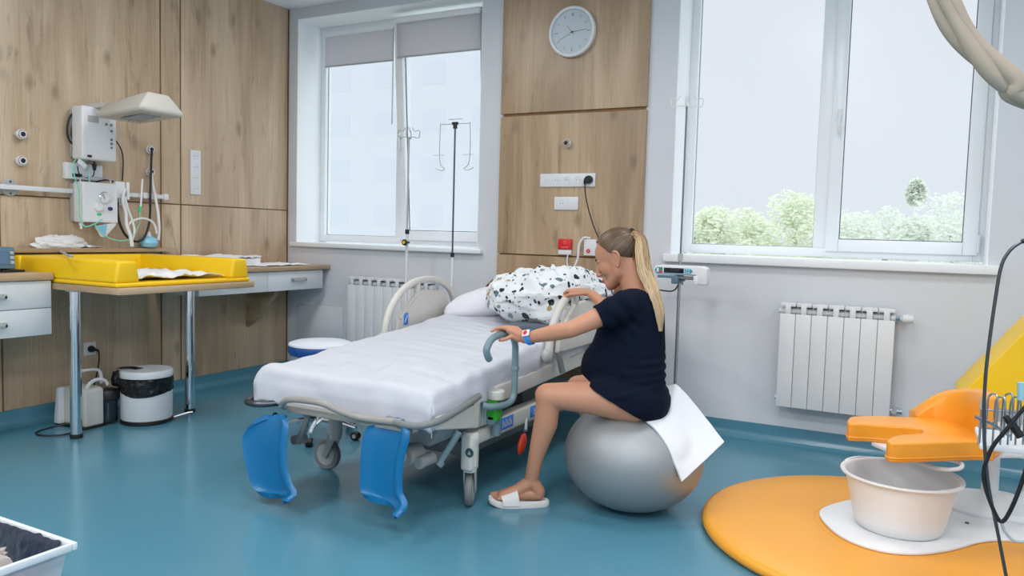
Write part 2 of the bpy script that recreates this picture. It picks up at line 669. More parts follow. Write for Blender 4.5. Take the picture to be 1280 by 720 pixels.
def coved(name, along, a, b):
    """coved vinyl skirting: concave foot, thin top lip"""
    prof = [(.0, .1), (.006, .1), (.008, .05), (.014, .025), (.028, .009), (.05, .0015), (.05, 0), (0, 0)]
    if along == 'y':
        poly = [(p[0], a, p[1]) for p in prof]
        d = (0, b - a, 0)
    else:
        poly = [(a, -p[0], p[1]) for p in prof]
        d = (b - a, 0, 0)
    struct(name, MB().prism(poly, d), 'floor', ang=60)
coved('baseboard_left', 'y', YB, 0)
coved('baseboard_back', 'x', 0, XR)

# oak boards of the left wall, each board its own trim, gaps show the dark backing
n = 0
g = .006
for (y0, y1) in ((-3.6, -2.262), (-2.262, -1.208), (-1.208, -1.047), (-1.047, -.012)):
    for (z0, z1) in ((.1, 1.348), (1.348, ZC)):
        n += 1
        struct('trim_%d' % n, bx((-.008, y0 + g, z0 + (.004 if z0 > 1 else 0)), (.0, y1 - g, z1 - (.004 if z1 < 2 else 0))), 'wood', bevel=.0015, smooth=False)
struct('trim_%d' % (n + 1), bx((-.008, YB, .1), (0, -3.6 - g, ZC)), 'wood', smooth=False)
n += 1
struct('trim_%d' % (n + 1), bx((-.008, -.010, .1), (.0, -.0005, ZC)), 'backing', smooth=False)
n += 1
# oak boards between the windows
for (z0, z1) in ((.1, 1.058), (1.068, 2.014), (2.034, ZC)):
    n += 1
    struct('trim_%d' % n, bx((1.995, -.022, z0), (3.052, -.002, z1)), 'wood2', bevel=.0015, smooth=False)
n += 1
struct('trim_%d' % n, bx((2.01, -.008, .1), (3.04, -.0005, ZC)), 'backing', smooth=False)
# painted access panel under the left window
n += 1
struct('trim_%d' % n, bx((.12, -.012, .22), (.6, -.001, .58)), 'wall', bevel=.003)

# ---- windows
def sash_mb(x0, x1, z0, z1, y0, y1, w_):
    mb = MB()
    mb.box((x0, y0, z0), (x0 + w_, y1, z1))
    mb.box((x1 - w_, y0, z0), (x1, y1, z1))
    mb.box((x0 + w_, y0, z0), (x1 - w_, y1, z0 + w_))
    mb.box((x0 + w_, y0, z1 - w_), (x1 - w_, y1, z1))
    return mb
def rim_mb(x0, x1, z0, z1, y, t=.004):
    return sash_mb(x0, x1, z0, z1, y, y + .006, t)
def tilt(mb, pivot, ang):
    R = Matrix.Rotation(ang, 3, 'X')
    mb.v = [V(pivot) + R @ (p - V(pivot)) for p in mb.v]
    return mb

def window(no, x0, x1, mull, mw, left_sash, right_sash, tilted=False, zb=1.1):
    """frame, mullion, glazing; left_sash / right_sash = opening sash or fixed glazing"""
    yf, yb = .275, .345
    fr = sash_mb(x0, x1, zb, ZT, yf, yb, .055)
    fr.box((mull, yf, zb + .055), (mull + mw, yb, ZT - .055))
    root = struct('window_%d' % no, fr, 'pvc', bevel=.004)
    for side, (a, b, has) in enumerate(((x0 + .055, mull, left_sash), (mull + mw, x1 - .055, right_sash))):
        z0, z1 = zb + .055, ZT - .055
        tl = tilted and side == 1
        T = (lambda q: tilt(q, (0, yb - .05, z0 - .03), math.radians(4.2))) if tl else (lambda q: q)
        if has:
            s = sash_mb(a - .018, b + .018, z0 - .018, z1 + .018, yf - .018, yf + .045, .072)
            s_o = struct('sash', T(s), 'pvc', root, bevel=.005)
            ga, gb, gz0, gz1, gy = a + .054, b - .054, z0 + .054, z1 - .054, yf + .02
            h = MB().box((a + .012, yf - .03, 1.93), (a + .04, yf - .018, 2.0)).tube([(a + .026, yf - .03, 1.965), (a + .026, yf - .055, 1.965), (a + .026, yf - .06, 1.95), (a + .026, yf - .06, 1.85)], .009, 10)
            struct('handle', T(h), 'white', s_o, bevel=.002)
        else:
            s_o = root
            ga, gb, gz0, gz1, gy = a, b, z0, z1, yf + .035
        if has:
            struct('hinge_cover', T(MB().cyl((b + .022, yf - .02, z0), (b + .022, yf - .02, z0 + .1), .009)), 'white', s_o)
        struct('glazing_seal', T(rim_mb(ga, gb, gz0, gz1, gy - .004, .005)), 'gasket' if has else 'lgrey', s_o, smooth=False)
        struct('glass_pane', T(bx((ga, gy, gz0), (gb, gy + .004, gz1))), 'glass', s_o, smooth=False)
    # sill board and painted reveals
    sill = MB().box((x0 - .035, -.045, ZS - .008), (x1 + .05, .28, zb - .008))
    struct('window_sill', sill, 'pvc', root, bevel=.006)
    rv = MB().box((x0 - .001, -.002, zb - .01), (x0 + .004, .3, ZT)).box((x1 - .004, -.002, zb - .01), (x1 + .001, .3, ZT)).box((x0, -.002, ZT - .004), (x1, .3, ZT + .001))
    struct('reveal', rv, 'reveal', root, smooth=False)
    return root
w1 = window(1, .09, 1.82, .885, .08, False, True, tilted=True)
w2 = window(2, 3.235, 4.95, 4.045, .09, False, True, zb=1.115)
w3 = window(3, 5.2, 6.95, 6.0, .09, False, True, zb=1.115)

# roller blinds of the left window
def blind(x0, x1, ztop, zbot, y, label, tl=False):
    T = (lambda q: tilt(q, (0, .295, 1.125), math.radians(4.2))) if tl else (lambda q: q)
    t = thing('roller_blind', ((x0 + x1) / 2, y, zbot), label, 'blind')
    obj('fabric', T(bx((x0 + .012, y - .001, zbot), (x1 - .012, y + .001, ztop - .01))), 'blind', t, smooth=False)
    obj('cassette', T(bx((x0, y - .03, ztop - .045), (x1, y + .012, ztop))), 'pvc', t, bevel=.012, seg=3)
    obj('bottom_bar', T(bx((x0 + .012, y - .006, zbot - .012), (x1 - .012, y + .006, zbot))), 'lgrey', t, bevel=.003)
    ch = MB().tube([(x1 - .004, y - .018, ztop - .03), (x1 - .004, y - .02, zbot - .5), (x1 + .0, y - .026, zbot - .51), (x1 + .004, y - .02, zbot - .5), (x1 + .004, y - .018, ztop - .03)], .0022, 6)
    obj('pull_chain', T(ch), 'lgrey', t)
    return t
blind(.15, .875, 2.835, 2.555, .245, 'grey roller blind half lowered over the left pane of the left window')
blind(.975, 1.745, 2.84, 2.55, .235, 'grey roller blind half lowered on the tilted right sash of the left window', True)

# ---- outside
GZ = -7
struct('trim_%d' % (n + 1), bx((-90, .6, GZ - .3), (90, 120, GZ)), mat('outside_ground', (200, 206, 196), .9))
def ybox(mb, x0, x1, z0, z1, y0, y1):
    return mb.box((x0, y0, z0), (x1, y1, z1))
bt = thing('building', (-30, 42, GZ), 'pale hazy apartment block outside the left window', 'building')
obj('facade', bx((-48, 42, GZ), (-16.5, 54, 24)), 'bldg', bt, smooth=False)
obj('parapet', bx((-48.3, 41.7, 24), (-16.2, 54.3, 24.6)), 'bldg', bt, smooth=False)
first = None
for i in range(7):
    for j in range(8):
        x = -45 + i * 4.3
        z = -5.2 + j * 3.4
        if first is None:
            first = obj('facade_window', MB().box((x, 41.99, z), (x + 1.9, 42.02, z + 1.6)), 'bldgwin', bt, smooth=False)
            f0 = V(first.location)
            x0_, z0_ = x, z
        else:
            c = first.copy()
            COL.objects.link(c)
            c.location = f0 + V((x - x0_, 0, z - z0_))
def tree(px, py, Y, rad, h_, label, leaf, seed):
    top = at(px, py, 'y', Y)
    R_ = random.Random(seed)
    base = V((top.x, Y, GZ))
    t = thing('tree', base, label, 'tree', None)
    mb = MB()
    H = top.z - GZ
    mb.tube(sp([(base.x, Y, GZ), (base.x + .2, Y, GZ + H * .4), (base.x - .1, Y, GZ + H * .85)], 5), [.28, .07], 8)
    obj('trunk', mb, 'bark', t)
    cen = []
    for i in range(13):
        a = R_.uniform(0, 6.28)
        zz = R_.uniform(-h_, -rad * .25)
        rr = rad * R_.uniform(.15, .85) * math.sin(min(1, (-zz + .3) / h_) * 2.0)
        cen.append((V((top.x + math.cos(a) * rr, Y + math.sin(a) * rr, top.z + zz - .1)), rad * R_.uniform(.3, .5)))
    cen.append((V((top.x, Y, top.z - rad * .35)), rad * .33))
    lb = MB()
    for c, r in cen:
        for k in range(330):
            d = V((R_.gauss(0, 1), R_.gauss(0, 1), R_.gauss(0, 1))).normalized()
            p = c + d * r * (R_.uniform(.3, 1) ** .4)
            u, w_, q = frame(V((R_.gauss(0, 1), R_.gauss(0, 1), R_.gauss(0, 1))))
            s_ = R_.uniform(.05, .11)
            o = len(lb.v)
            lb.v += [p - u * s_, p + w_ * s_ * .5, p + u * s_, p - w_ * s_ * .5]
            lb.face(o, o + 1, o + 2, o + 3)
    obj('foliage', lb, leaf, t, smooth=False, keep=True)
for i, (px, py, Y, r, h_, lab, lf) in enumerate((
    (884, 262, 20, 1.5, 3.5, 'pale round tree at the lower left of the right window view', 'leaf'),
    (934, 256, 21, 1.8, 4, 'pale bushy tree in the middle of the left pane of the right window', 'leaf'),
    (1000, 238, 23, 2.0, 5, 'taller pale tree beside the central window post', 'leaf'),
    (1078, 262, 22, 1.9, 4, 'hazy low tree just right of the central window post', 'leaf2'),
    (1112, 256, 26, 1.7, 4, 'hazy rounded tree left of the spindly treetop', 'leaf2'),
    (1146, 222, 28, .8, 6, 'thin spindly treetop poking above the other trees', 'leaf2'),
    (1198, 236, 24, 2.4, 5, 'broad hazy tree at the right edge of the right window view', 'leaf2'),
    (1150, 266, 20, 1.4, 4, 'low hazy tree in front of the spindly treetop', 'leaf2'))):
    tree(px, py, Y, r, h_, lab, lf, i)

# ================================================================== RADIATORS
def radiator(x0, nsec, z0, z1, label, valves):
    w_ = .0855
    x1 = x0 + nsec * w_
    t = thing('radiator', ((x0 + x1) / 2, -.06, z0), label, 'radiator')
    yf, yb = -.125, -.035
    for i in range(nsec):
        a = x0 + i * w_
        mb = MB()
        mb.box((a + .001, yf, z0), (a + w_ - .001, yf + .012, z1 - .062))             # front plate
        mb.box((a + w_ / 2 - .004, yf + .012, z0 + .02), (a + w_ / 2 + .004, yb, z1 - .03))
        mb.box((a + .004, yb - .008, z0 + .02), (a + w_ - .004, yb, z1 - .02))
        mb.box((a + .027, yf + .0, z1 - .064), (a + w_ - .027, yf + .012, z1 - .012)) # neck
        mb.box((a + .002, yf + .002, z1 - .02), (a + w_ - .002, yb, z1))                   # top grille bridge
        mb.cyl((a, yf + .045, z1 - .05), (a + w_, yf + .045, z1 - .05), .02, n=12)
        mb.cyl((a, yf + .045, z0 + .045), (a + w_, yf + .045, z0 + .045), .02, n=12)
        obj('section', mb, 'rad', t, bevel=.003)
    for z in (z0 + .045, z1 - .05):
        obj('pipe_stub', MB().cyl((x0 - .012, -.08, z), (x0, -.08, z), .014).cyl((x0 + nsec * w_ / 2, -.08, z), (x0 + nsec * w_ / 2, 0, z), .008), 'rad', t)
    if valves:
        v = obj('thermostat_valve', MB().cyl((x1, -.08, z1 - .05), (x1 + .03, -.08, z1 - .05), .012).lathe([(.014, 0), (.024, .008), (.025, .04), (.02, .058)], (x1 + .028, -.08, z1 - .05), 20, (1, 0, 0)), 'white', t)
        obj('valve_collar', MB().cyl((x1 + .002, -.08, z1 - .05), (x1 + .022, -.08, z1 - .05), .0165, n=6), 'chrome', v)
        obj('wall_pipe', MB().tube([(x1 + .02, -.08, z1 - .05), (x1 + .026, -.04, z1 - .05), (x1 + .026, 0, z1 - .05)], .009), 'chrome', t)
        obj('lower_valve', MB().cyl((x1, -.08, z0 + .045), (x1 + .03, -.08, z0 + .045), .013, n=8).cyl((x1 + .02, -.105, z0 + .045), (x1 + .02, -.03, z0 + .045), .015, n=14).cyl((x1 + .028, -.08, z0 + .045), (x1 + .06, -.08, z0 + .045), .019, n=14).tube([(x1 + .02, -.03, z0 + .045), (x1 + .02, 0, z0 + .045)], .009), 'chrome', t)
radiator(3.935, 7, .245, .85, 'white seven-section radiator under the right window', True)
radiator(.735, 9, .245, .845, 'white sectional radiator behind the bed under the left window', False)

# ================================================================== OAK WALL BETWEEN THE WINDOWS
yw = -.022
t = thing('wall_clock', (2.528, yw, 2.535), 'round white wall clock high on the oak panel between the windows', 'clock')
c = V((2.528, yw, 2.54))
obj('case', MB().lathe([(.15, 0), (.163, .004), (.166, .02), (.163, .036), (.155, .04), (.146, .038), (.143, .03), (.143, .018)], c, 64, (0, -1, 0), capt=False), 'white', t, ang=50)
obj('dial', MB().lathe([(.144, .012), (.144, .0185)], c, 64, (0, -1, 0)), 'clockface', t)
def clk(a, r):
    return c + V((math.sin(a) * r, -.0195, math.cos(a) * r))
for k in range(12):
    a = k * PI / 6
    mb = MB()
    big = k % 3 == 0
    d = V((math.sin(a), 0, math.cos(a)))
    e = V((math.cos(a), 0, -math.sin(a)))
    for off in ((-.005, .005) if k == 0 else (0,)):
        for l0, l1, ww in ((.103, .125, .0022 if big else .0012),):
            p0, p1 = clk(a, l0) + e * off, clk(a, l1) + e * off
            mb.prism([p0 - e * ww, p0 + e * ww, p1 + e * ww, p1 - e * ww], (0, .001, 0))
    obj('hour_mark', mb, 'mgrey', t, smooth=False)
for nm, a, l, ww in (('hour_hand', math.radians(-42), .06, .002), ('minute_hand', math.radians(84), .105, .0016), ('second_hand', math.radians(243), .105, .0009)):
    d = V((math.sin(a), 0, math.cos(a)))
    e = V((math.cos(a), 0, -math.sin(a)))
    p0, p1 = clk(0, 0) - d * .018, clk(0, 0) + d * l
    obj(nm, MB().prism([p0 - e * ww, p0 + e * ww, p1 + e * ww * .5, p1 - e * ww * .5], (0, -.0015, 0)), 'mgrey', t, smooth=False)
obj('hub', MB().lathe([(.006, 0), (.005, .005)], clk(0, 0), 16, (0, -1, 0)), 'black', t)

def nozzle(p, ax, label, grp=None):
    """round gas outlet: chromed collar, white ring, dark bore"""
    t = thing('gas_outlet', p, label, 'outlet', grp)
    obj('collar', MB().lathe([(.031, 0), (.031, .012), (.026, .022), (.026, .034), (.022, .04), (.014, .04), (.014, .034)], p, 28, ax, capt=False), 'chrome', t)
    obj('ring', MB().lathe([(.0265, .016), (.029, .018), (.029, .03), (.0265, .032)], p, 28, ax, capb=False, capt=False), 'white', t)
    obj('bore', MB().lathe([(.0135, .034), (.0135, .0385)], p, 16, ax), 'black', t)
nozzle((2.516, yw, 1.815), (0, -1, 0), 'chrome gas outlet alone above the socket strip on the oak panel')

def socket_face(mb_ring, mb_hole, c, ax, up, r=.019):
    u = V(ax).cross(V(up))
    mb_ring.lathe([(r, 0), (r, .003), (r - .003, .003), (r - .004, .0008)], c, 20, ax, capt=True)
    for s_ in (-1, 1):
        mb_hole.lathe([(.0028, .001), (.0028, .0016)], V(c) + u * s_ * .009, 8, ax)
def plate(name, lo, hi, label, ax, cat, mat_='white', bev=.004):
    t = thing(name, ((lo[0] + hi[0]) / 2, (lo[1] + hi[1]) / 2, lo[2]), label, cat)
    obj('cover_plate', bx(lo, hi), mat_, t, bevel=bev)
    return t
t = plate('socket_strip', (2.32, yw - .012, 1.528), (2.722, yw, 1.617), 'long white strip of sockets with a black plug in its right end', (0, -1, 0), 'socket')
for k in range(5):
    cx = 2.365 + k * .0785
    a_, b_ = MB(), MB()
    socket_face(a_, b_, (cx, yw - .012, 1.573), (0, -1, 0), (0, 0, 1), .024 if k else .012)
    s_ = obj('socket', a_, 'white', t)
    obj('pin_hole', b_, 'black', s_)
t = plate('socket_plate', (2.43, yw - .012, 1.374), (2.606, yw, 1.462), 'white double wall plate below the socket strip', (0, -1, 0), 'socket')
a_, b_ = MB(), MB()
socket_face(a_, b_, (2.487, yw - .012, 1.418), (0, -1, 0), (0, 0, 1), .024)
s_ = obj('socket', a_, 'white', t)
obj('pin_hole', b_, 'black', s_)
obj('blank_cover', bx((2.523, yw - .014, 1.38), (2.6, yw - .012, 1.456)), 'white', t, bevel=.001)
t = thing('power_cable', (2.69, yw - .05, 1.5), 'black plug and cable hanging from the socket strip', 'cable')
obj('plug', MB().lathe([(.026, 0), (.028, .01), (.024, .03), (.016, .036)], (2.682, yw - .013, 1.573), 24, (0, -1, 0)).tube([(2.665, yw - .034, 1.578), (2.66, yw - .038, 1.56), (2.662, yw - .038, 1.54)], [.012, .007]), 'black', t)
pts = sp([(2.662, yw - .038, 1.55), (2.668, yw - .04, 1.48), (2.70, yw - .04, 1.36), (2.76, yw - .045, 1.22), (2.86, yw - .06, 1.08), (3.0, yw - .07, .93)] + [tuple(at(835, 364, 'y', -.33)), tuple(at(848, 356, 'y', -.36))], 8)
obj('cord', MB().tube(pts, .0042, 8), 'black', t)

t = thing('call_box', (2.52, yw, 1.075), 'red and white nurse call box with a thin looping cord on the oak panel', 'call box')
obj('lower_case', bx((2.475, yw - .02, 1.075), (2.57, yw, 1.108)), 'white', t, bevel=.003)
rb = obj('red_cover', bx((2.475, yw - .024, 1.108), (2.57, yw, 1.18)), 'red', t, bevel=.003)
mk = MB()
for k, (ww, hh) in enumerate(((.008, .012), (.01, .012), (.01, .012), (.009, .012))):
    x = 2.497 + k * .0145
    mk.box((x, yw - .0252, 1.118), (x + ww * .3, yw - .0235, 1.118 + hh)).box((x, yw - .0252, 1.128), (x + ww, yw - .0235, 1.13)).box((x, yw - .0252, 1.118), (x + ww, yw - .0235, 1.12)).box((x + ww * .7, yw - .0252, 1.118), (x + ww, yw - .0235, 1.118 + hh))
mk.tube([(2.522 + .009 * math.cos(a), yw - .0245, 1.156 + .009 * math.sin(a)) for a in [i * PI / 8 for i in range(16)]], .0011, 5, closed=True)
obj('marking', mk, mat('pale_red_print', (240, 150, 150), .5), rb, smooth=False)
cb1 = t
t = thing('call_box', (2.705, yw, 1.075), 'white call box with a round red mark and thick cord behind the woman', 'call box')
b_ = obj('lower_case', bx((2.66, yw - .022, 1.075), (2.752, yw, 1.183)), 'white', t, bevel=.004)
obj('red_button', MB().lathe([(.014, 0), (.014, .003), (.008, .003), (.006, .001)], (2.695, yw - .022, 1.105), 20, (0, -1, 0)), 'red', b_)
obj('button_mark', MB().tube([(2.695 + .004 * math.cos(a), yw - .0255, 1.105 + .004 * math.sin(a)) for a in [i * PI / 5 for i in range(10)]], .0012, 5, closed=True), 'white', b_)
tag_g = None
obj('cord', MB().tube(sp([(2.545, yw - .012, 1.078), (2.548, yw - .03, 1.02), (2.585, yw - .045, .96), (2.62, yw - .06, .94), (2.66, yw - .1, .9)], 8), .0045, 8), 'white', cb1)
obj('cord', MB().tube(sp([(2.70, yw - .012, 1.19), (2.66, yw - .03, 1.19), (2.635, yw - .04, 1.14), (2.63, yw - .045, 1.05), (2.60, yw - .06, .96), (2.62, yw - .1, .9)], 8), .008, 10), 'white', t)
# ================================================================== LEFT WALL: WORKTOPS AND CHANGING TABLE
def pull(x, y0, y1, z, parent):
    """flat bar handle of a drawer on a plane facing +x"""
    mb = MB().box((x, y0, z - .012), (x + .003, y1, z + .012))
    mb.box((x, y0, z - .012), (x + .022, y0 + .012, z + .012)).box((x, y1 - .012, z - .012), (x + .022, y1, z + .012))
    mb.box((x + .014, y0, z - .013), (x + .022, y1, z + .004))
    obj('handle', mb, 'lgrey', parent, bevel=.002)
# left drawer unit
t = thing('drawer_unit', (.22, -2.75, .585), 'white two-drawer wall unit at the left edge under its own worktop', 'cabinet')
obj('carcass', bx((.002, -3.4, .59), (.43, -2.245, .885)), 'cab', t, bevel=.002)
for (z0, z1) in ((.588, .732), (.736, .882)):
    for (y0, y1) in ((-2.86, -2.247), (-3.4, -2.864)):
        d = obj('drawer', bx((.43, y0, z0), (.45, y1, z1)), 'cab', t, bevel=.002)
        ym = (y0 + y1) / 2
        pull(.45, ym - .065, ym + .065, (z0 + z1) / 2, d)
obj('worktop', bx((.0, -3.42, .886), (.462, -2.238, .925)), 'top', label='short oak worktop on the left drawer unit, holding the small monitor', cat='worktop', bevel=.003)
# right drawer unit
t = thing('drawer_unit', (.22, -.6, .73), 'white wall unit with two drawers side by side right of the yellow changing pad', 'cabinet')
obj('carcass', bx((.002, -1.26, .735), (.42, -.075, .882)), 'cab', t, bevel=.002)
for (y0, y1) in ((-1.262, -.655), (-.651, -.07)):
    d = obj('drawer', bx((.42, y0, .735), (.44, y1, .88)), 'cab', t, bevel=.002)
    pull(.44, (y0 + y1) / 2 - .06, (y0 + y1) / 2 + .09, .815, d)
obj('worktop', bx((.0, -1.27, .884), (.46, -.004, .918)), 'top', label='oak worktop running to the window corner on the right drawer unit', cat='worktop', bevel=.003)
t = obj('wall_bracket', MB().prism([(.001, -.45, .73), (.30, -.45, .73), (.30, -.45, .69), (.12, -.45, .52), (.06, -.45, .46), (.001, -.45, .42)], (0, .04, 0)), 'top', label='oak bracket fixed to the wall beneath the right drawer unit', cat='bracket', bevel=.002)
# wall ledge
obj('wall_ledge', bx((.0, -2.9, 1.02), (.09, -1.16, 1.045)), 'top', label='narrow oak ledge on the wall behind the yellow changing pad', cat='shelf', bevel=.002)

# changing table
t = thing('changing_table', (.52, -1.8, 0), 'oak-topped changing table on two chrome legs against the left wall', 'table')
obj('tabletop', bx((.0, -2.235, .832), (1.01, -1.325, .868)), 'top', t, bevel=.004)
for y in (-2.16, -1.401):
    l = obj('leg', MB().cyl((.52, y, .022), (.52, y, .832), .03, n=32), 'chrome', t)
    obj('foot', MB().lathe([(.031, 0), (.034, .004), (.033, .024)], (.52, y, 0), 28), 'black', l)
    obj('mounting_flange', MB().lathe([(.048, .822), (.048, .832)], (.52, y, 0), 28), 'steel', l)

# yellow changing pad
t = thing('changing_pad', (.45, -1.8, .869), 'yellow vinyl baby changing pad with raised sides on the oak table', 'changing pad')
obj('base_cushion', bx((.03, -2.232, .869), (.985, -1.335, .892)), 'yellow', t, bevel=.01, seg=3)
def bolster(a, b, width, h, front_slope=0):
    """raised wedge-topped side running from a to b"""
    a, b = V(a), V(b)
    d = (b - a).normalized()
    nrm = V((-d.y, d.x, 0))
    poly = [a - nrm * width * .5, a + nrm * width * .5, a + nrm * width * .36 + V((0, 0, h)), a - nrm * width * .36 + V((0, 0, h))]
    return MB().prism(poly, b - a)
for a, b, w_ in (((.975, -2.16, .89), (.07, -2.16, .89), .15), ((.075, -2.23, .89), (.075, -1.34, .89), .13), ((.07, -1.405, .89), (.975, -1.405, .89), .145)):
    obj('bolster', bolster(a, b, w_, .118), 'yellow', t, bevel=.018, seg=4)
def sheetlet(name, x0, x1, y0, y1, z, amp, label, cat, seed, m_='paper', nx=26, ny=30, thick=.004, skew=0):
    R_ = random.Random(seed)
    ph = [R_.uniform(0, 9) for _ in range(4)]
    def fn(u, v):
        x = x0 + (x1 - x0) * u + skew * v
        y = y0 + (y1 - y0) * v
        e = min(u, 1 - u, v, 1 - v)
        h = amp * (abs(nz3((x * 7, y * 7, seed), 1)) + .6 * abs(nz3((x * 19, y * 15, seed), 1)))
        return (x + .01 * nz3((u * 4, v * 4, seed + 5)), y + .01 * nz3((u * 4, v * 4, seed + 9)), z + h + thick)
    return obj(name, MB().grid(fn, nx, ny), m_, solid=thick, label=label, cat=cat)
sheetlet('paper_sheet', .17, .93, -2.07, -1.49, .895, .045, 'crumpled white paper sheet lying inside the yellow changing pad', 'paper', 3)
sheetlet('folded_cloth', .06, .37, -1.27, -.66, .895, .018, 'thick folded white cloth on the right worktop beside the changing pad', 'cloth', 5, thick=.05)
sheetlet('folded_cloth', .07, .37, -1.26, -.65, .966, .022, 'top layer of white cloth stacked on the right worktop', 'cloth', 12, thick=.012)
sheetlet('paper_sheet', .10, .44, -.72, -.22, .92, .014, 'flat white paper on the right worktop towards the window', 'paper', 8, thick=.003)
# white bent handle lying on the pad's left end
t = obj('white_strap', MB().tube(sp([tuple(at(48, 314, 'z', 1.024)), tuple(at(62, 313.5, 'z', 1.024)), tuple(at(76, 314.5, 'z', 1.026)), tuple(at(84, 319, 'z', 1.026)), tuple(at(91, 320, 'z', 1.024))], 5), .007, 8), 'lgrey', label='white bent wire handle lying on the left side of the changing pad', cat='handle')
# crumpled plastic on the ledge
def crumple(name, c, r, seed, m_, label, cat, n=44, k=9):
    def fn(u, v):
        a, b = u * 2 * PI, (v - .5) * PI * .998
        d = V((math.cos(a) * math.cos(b), math.sin(a) * math.cos(b), math.sin(b)))
        h = 1 + .28 * nz3(d, 2.4, seed) + .22 * abs(nz3(d, 6, seed)) + .13 * nz3(d, 14, seed)
        p = V(c) + V((d.x * r[0], d.y * r[1], d.z * r[2])) * h
        p.z = max(p.z, c[2] - r[2] * .75)
        return p
    return obj(name, MB().grid(fn, n, n // 2, cu=True), m_, label=label, cat=cat, ang=25)
crumple('plastic_bag', (.05, -1.95, 1.076), (.038, .15, .045), 3, 'clear', 'crumpled clear plastic packaging on the ledge left of the gauge box', 'bag')
t = obj('plastic_wrap', MB().grid(lambda u, v: (.02 + .06 * u, -1.80 + .13 * v, 1.047 + .018 * (1 - v) * abs(math.sin(u * 9 + v * 3)) + .002), 12, 14), 'clear', solid=.002, label='small flat scrap of clear plastic on the ledge below the gauge box', cat='plastic')

# small monitor on the left worktop
t = thing('monitor', (.25, -2.36, .926), 'small blue-grey bedside monitor cut by the left edge of the view', 'monitor')
p0, p1, p2, p3 = at(-16, 336, 'x', .33), at(20, 336, 'x', .33), at(18, 309, 'x', .3), at(-16, 307, 'x', .3)
obj('housing', MB().prism([p0, p1, p2, p3], (-.06, 0, 0)), 'tgrey', t, bevel=.006)
def lerp4(u, v, off=.004):
    return (p0 * (1 - u) + p1 * u) * (1 - v) + (p3 * (1 - u) + p2 * u) * v + V((off, 0, 0))
obj('screen', MB().prism([lerp4(.08, .2), lerp4(.74, .2), lerp4(.74, .82), lerp4(.08, .82)], (-.006, 0, 0)), 'screenblue', t)
for k in range(3):
    obj('button', MB().prism([lerp4(.82, .22 + k * .22), lerp4(.95, .22 + k * .22), lerp4(.95, .36 + k * .22), lerp4(.82, .36 + k * .22)], (-.006, 0, 0)), 'lgrey', t, bevel=.001)
obj('stand', MB().box((.24, -2.44, .926), (.34, -2.32, .938)).cyl((.285, -2.40, .93), (.285, -2.40, 1.0), .016), 'black', t, bevel=.003)

# ================================================================== LEFT WALL GEAR
for (px, py, lab) in ((24, 168, 'upper of the two gas outlets at the far left of the oak wall'), (24, 201, 'lower of the two gas outlets at the far left of the oak wall'), (185, 187, 'upper gas outlet beneath the heater lamp, black hose plugged in'), (185, 215, 'lower gas outlet beneath the heater lamp, white hose plugged in')):
    p = at(px, py, 'x', .0)
    nozzle((0, p.y, p.z), (1, 0, 0), lab)
t = thing('wall_rail', (.05, -2.0, 1.39), 'pale metal equipment rail running along the left oak wall', 'rail')
obj('rail_bar', bx((.034, -3.3, 1.378), (.046, -1.21, 1.405)), 'cab', t, bevel=.002)
for y in (-2.21, -1.30, -1.45):
    m_ = obj('rail_mount', MB().lathe([(.05, 0), (.05, .01), (.044, .016)] if y < -2 else [(.018, 0), (.018, .034)], (0, y, 1.391), 28, (1, 0, 0)), 'lgrey', t)
    if y < -2:
        obj('screw', MB().lathe([(.006, .014), (.006, .019)], (0, y, 1.391 + .034), 10, (1, 0, 0)), 'dsteel', m_)
        obj('screw', MB().lathe([(.006, .014), (.006, .019)], (0, y, 1.391 - .034), 10, (1, 0, 0)), 'dsteel', m_)
for y in (-1.37, -1.30, -1.21):
    t2 = obj('rail_clamp', bx((.026, y - .016, 1.372), (.062, y + .016, 1.412)), 'white', t, bevel=.003)

# vertical socket strip
t = plate('socket_strip', (0, -.972, 1.425), (.012, -.884, 1.74), 'vertical white strip of four sockets on the oak wall right of the heater lamp', (1, 0, 0), 'socket')
for k in range(4):
    a_, b_ = MB(), MB()
    socket_face(a_, b_, (.012, -.928, 1.467 + k * .077), (1, 0, 0), (0, 0, 1), .024)
    s_ = obj('socket', a_, 'white', t)
    obj('pin_hole', b_, 'black', s_)
# low wall socket with plug
t = plate('socket_plate', (0, -1.778, .362), (.012, -1.698, .446), 'white wall socket low on the oak wall above the suction pump', (1, 0, 0), 'socket')
a_, b_ = MB(), MB()
socket_face(a_, b_, (.012, -1.738, .404), (1, 0, 0), (0, 0, 1), .026)
s_ = obj('socket', a_, 'white', t)

# upper control box of the heater
t = thing('heater_control_box', (.07, -1.73, 1.6), 'white control box with round buttons mounted under the heater lamp', 'control box')
bxo = obj('case', bx((.045, -1.865, 1.585), (.15, -1.64, 1.905)), 'white', t, bevel=.012, seg=3)
obj('back_case', bx((.005, -1.855, 1.6), (.045, -1.655, 1.89)), 'lgrey', t, bevel=.006)
for (a, b) in ((.035, .235), (.068, .235), (.068, .198), (.068, .145), (.068, .12), (.068, .095)):
    obj('button', MB().lathe([(.008, 0), (.008, .004), (.006, .006)], (.15, -1.64 - .085 + a - .02, 1.585 + b - .01), 14, (1, 0, 0)), 'mgrey', bxo)
obj('label_plate', bx((.149, -1.83, 1.81), (.1515, -1.76, 1.85)), 'lgrey', bxo, bevel=.001)
obj('rocker_switch', bx((.149, -1.835, 1.598), (.155, -1.808, 1.612)), 'black', bxo, bevel=.001)
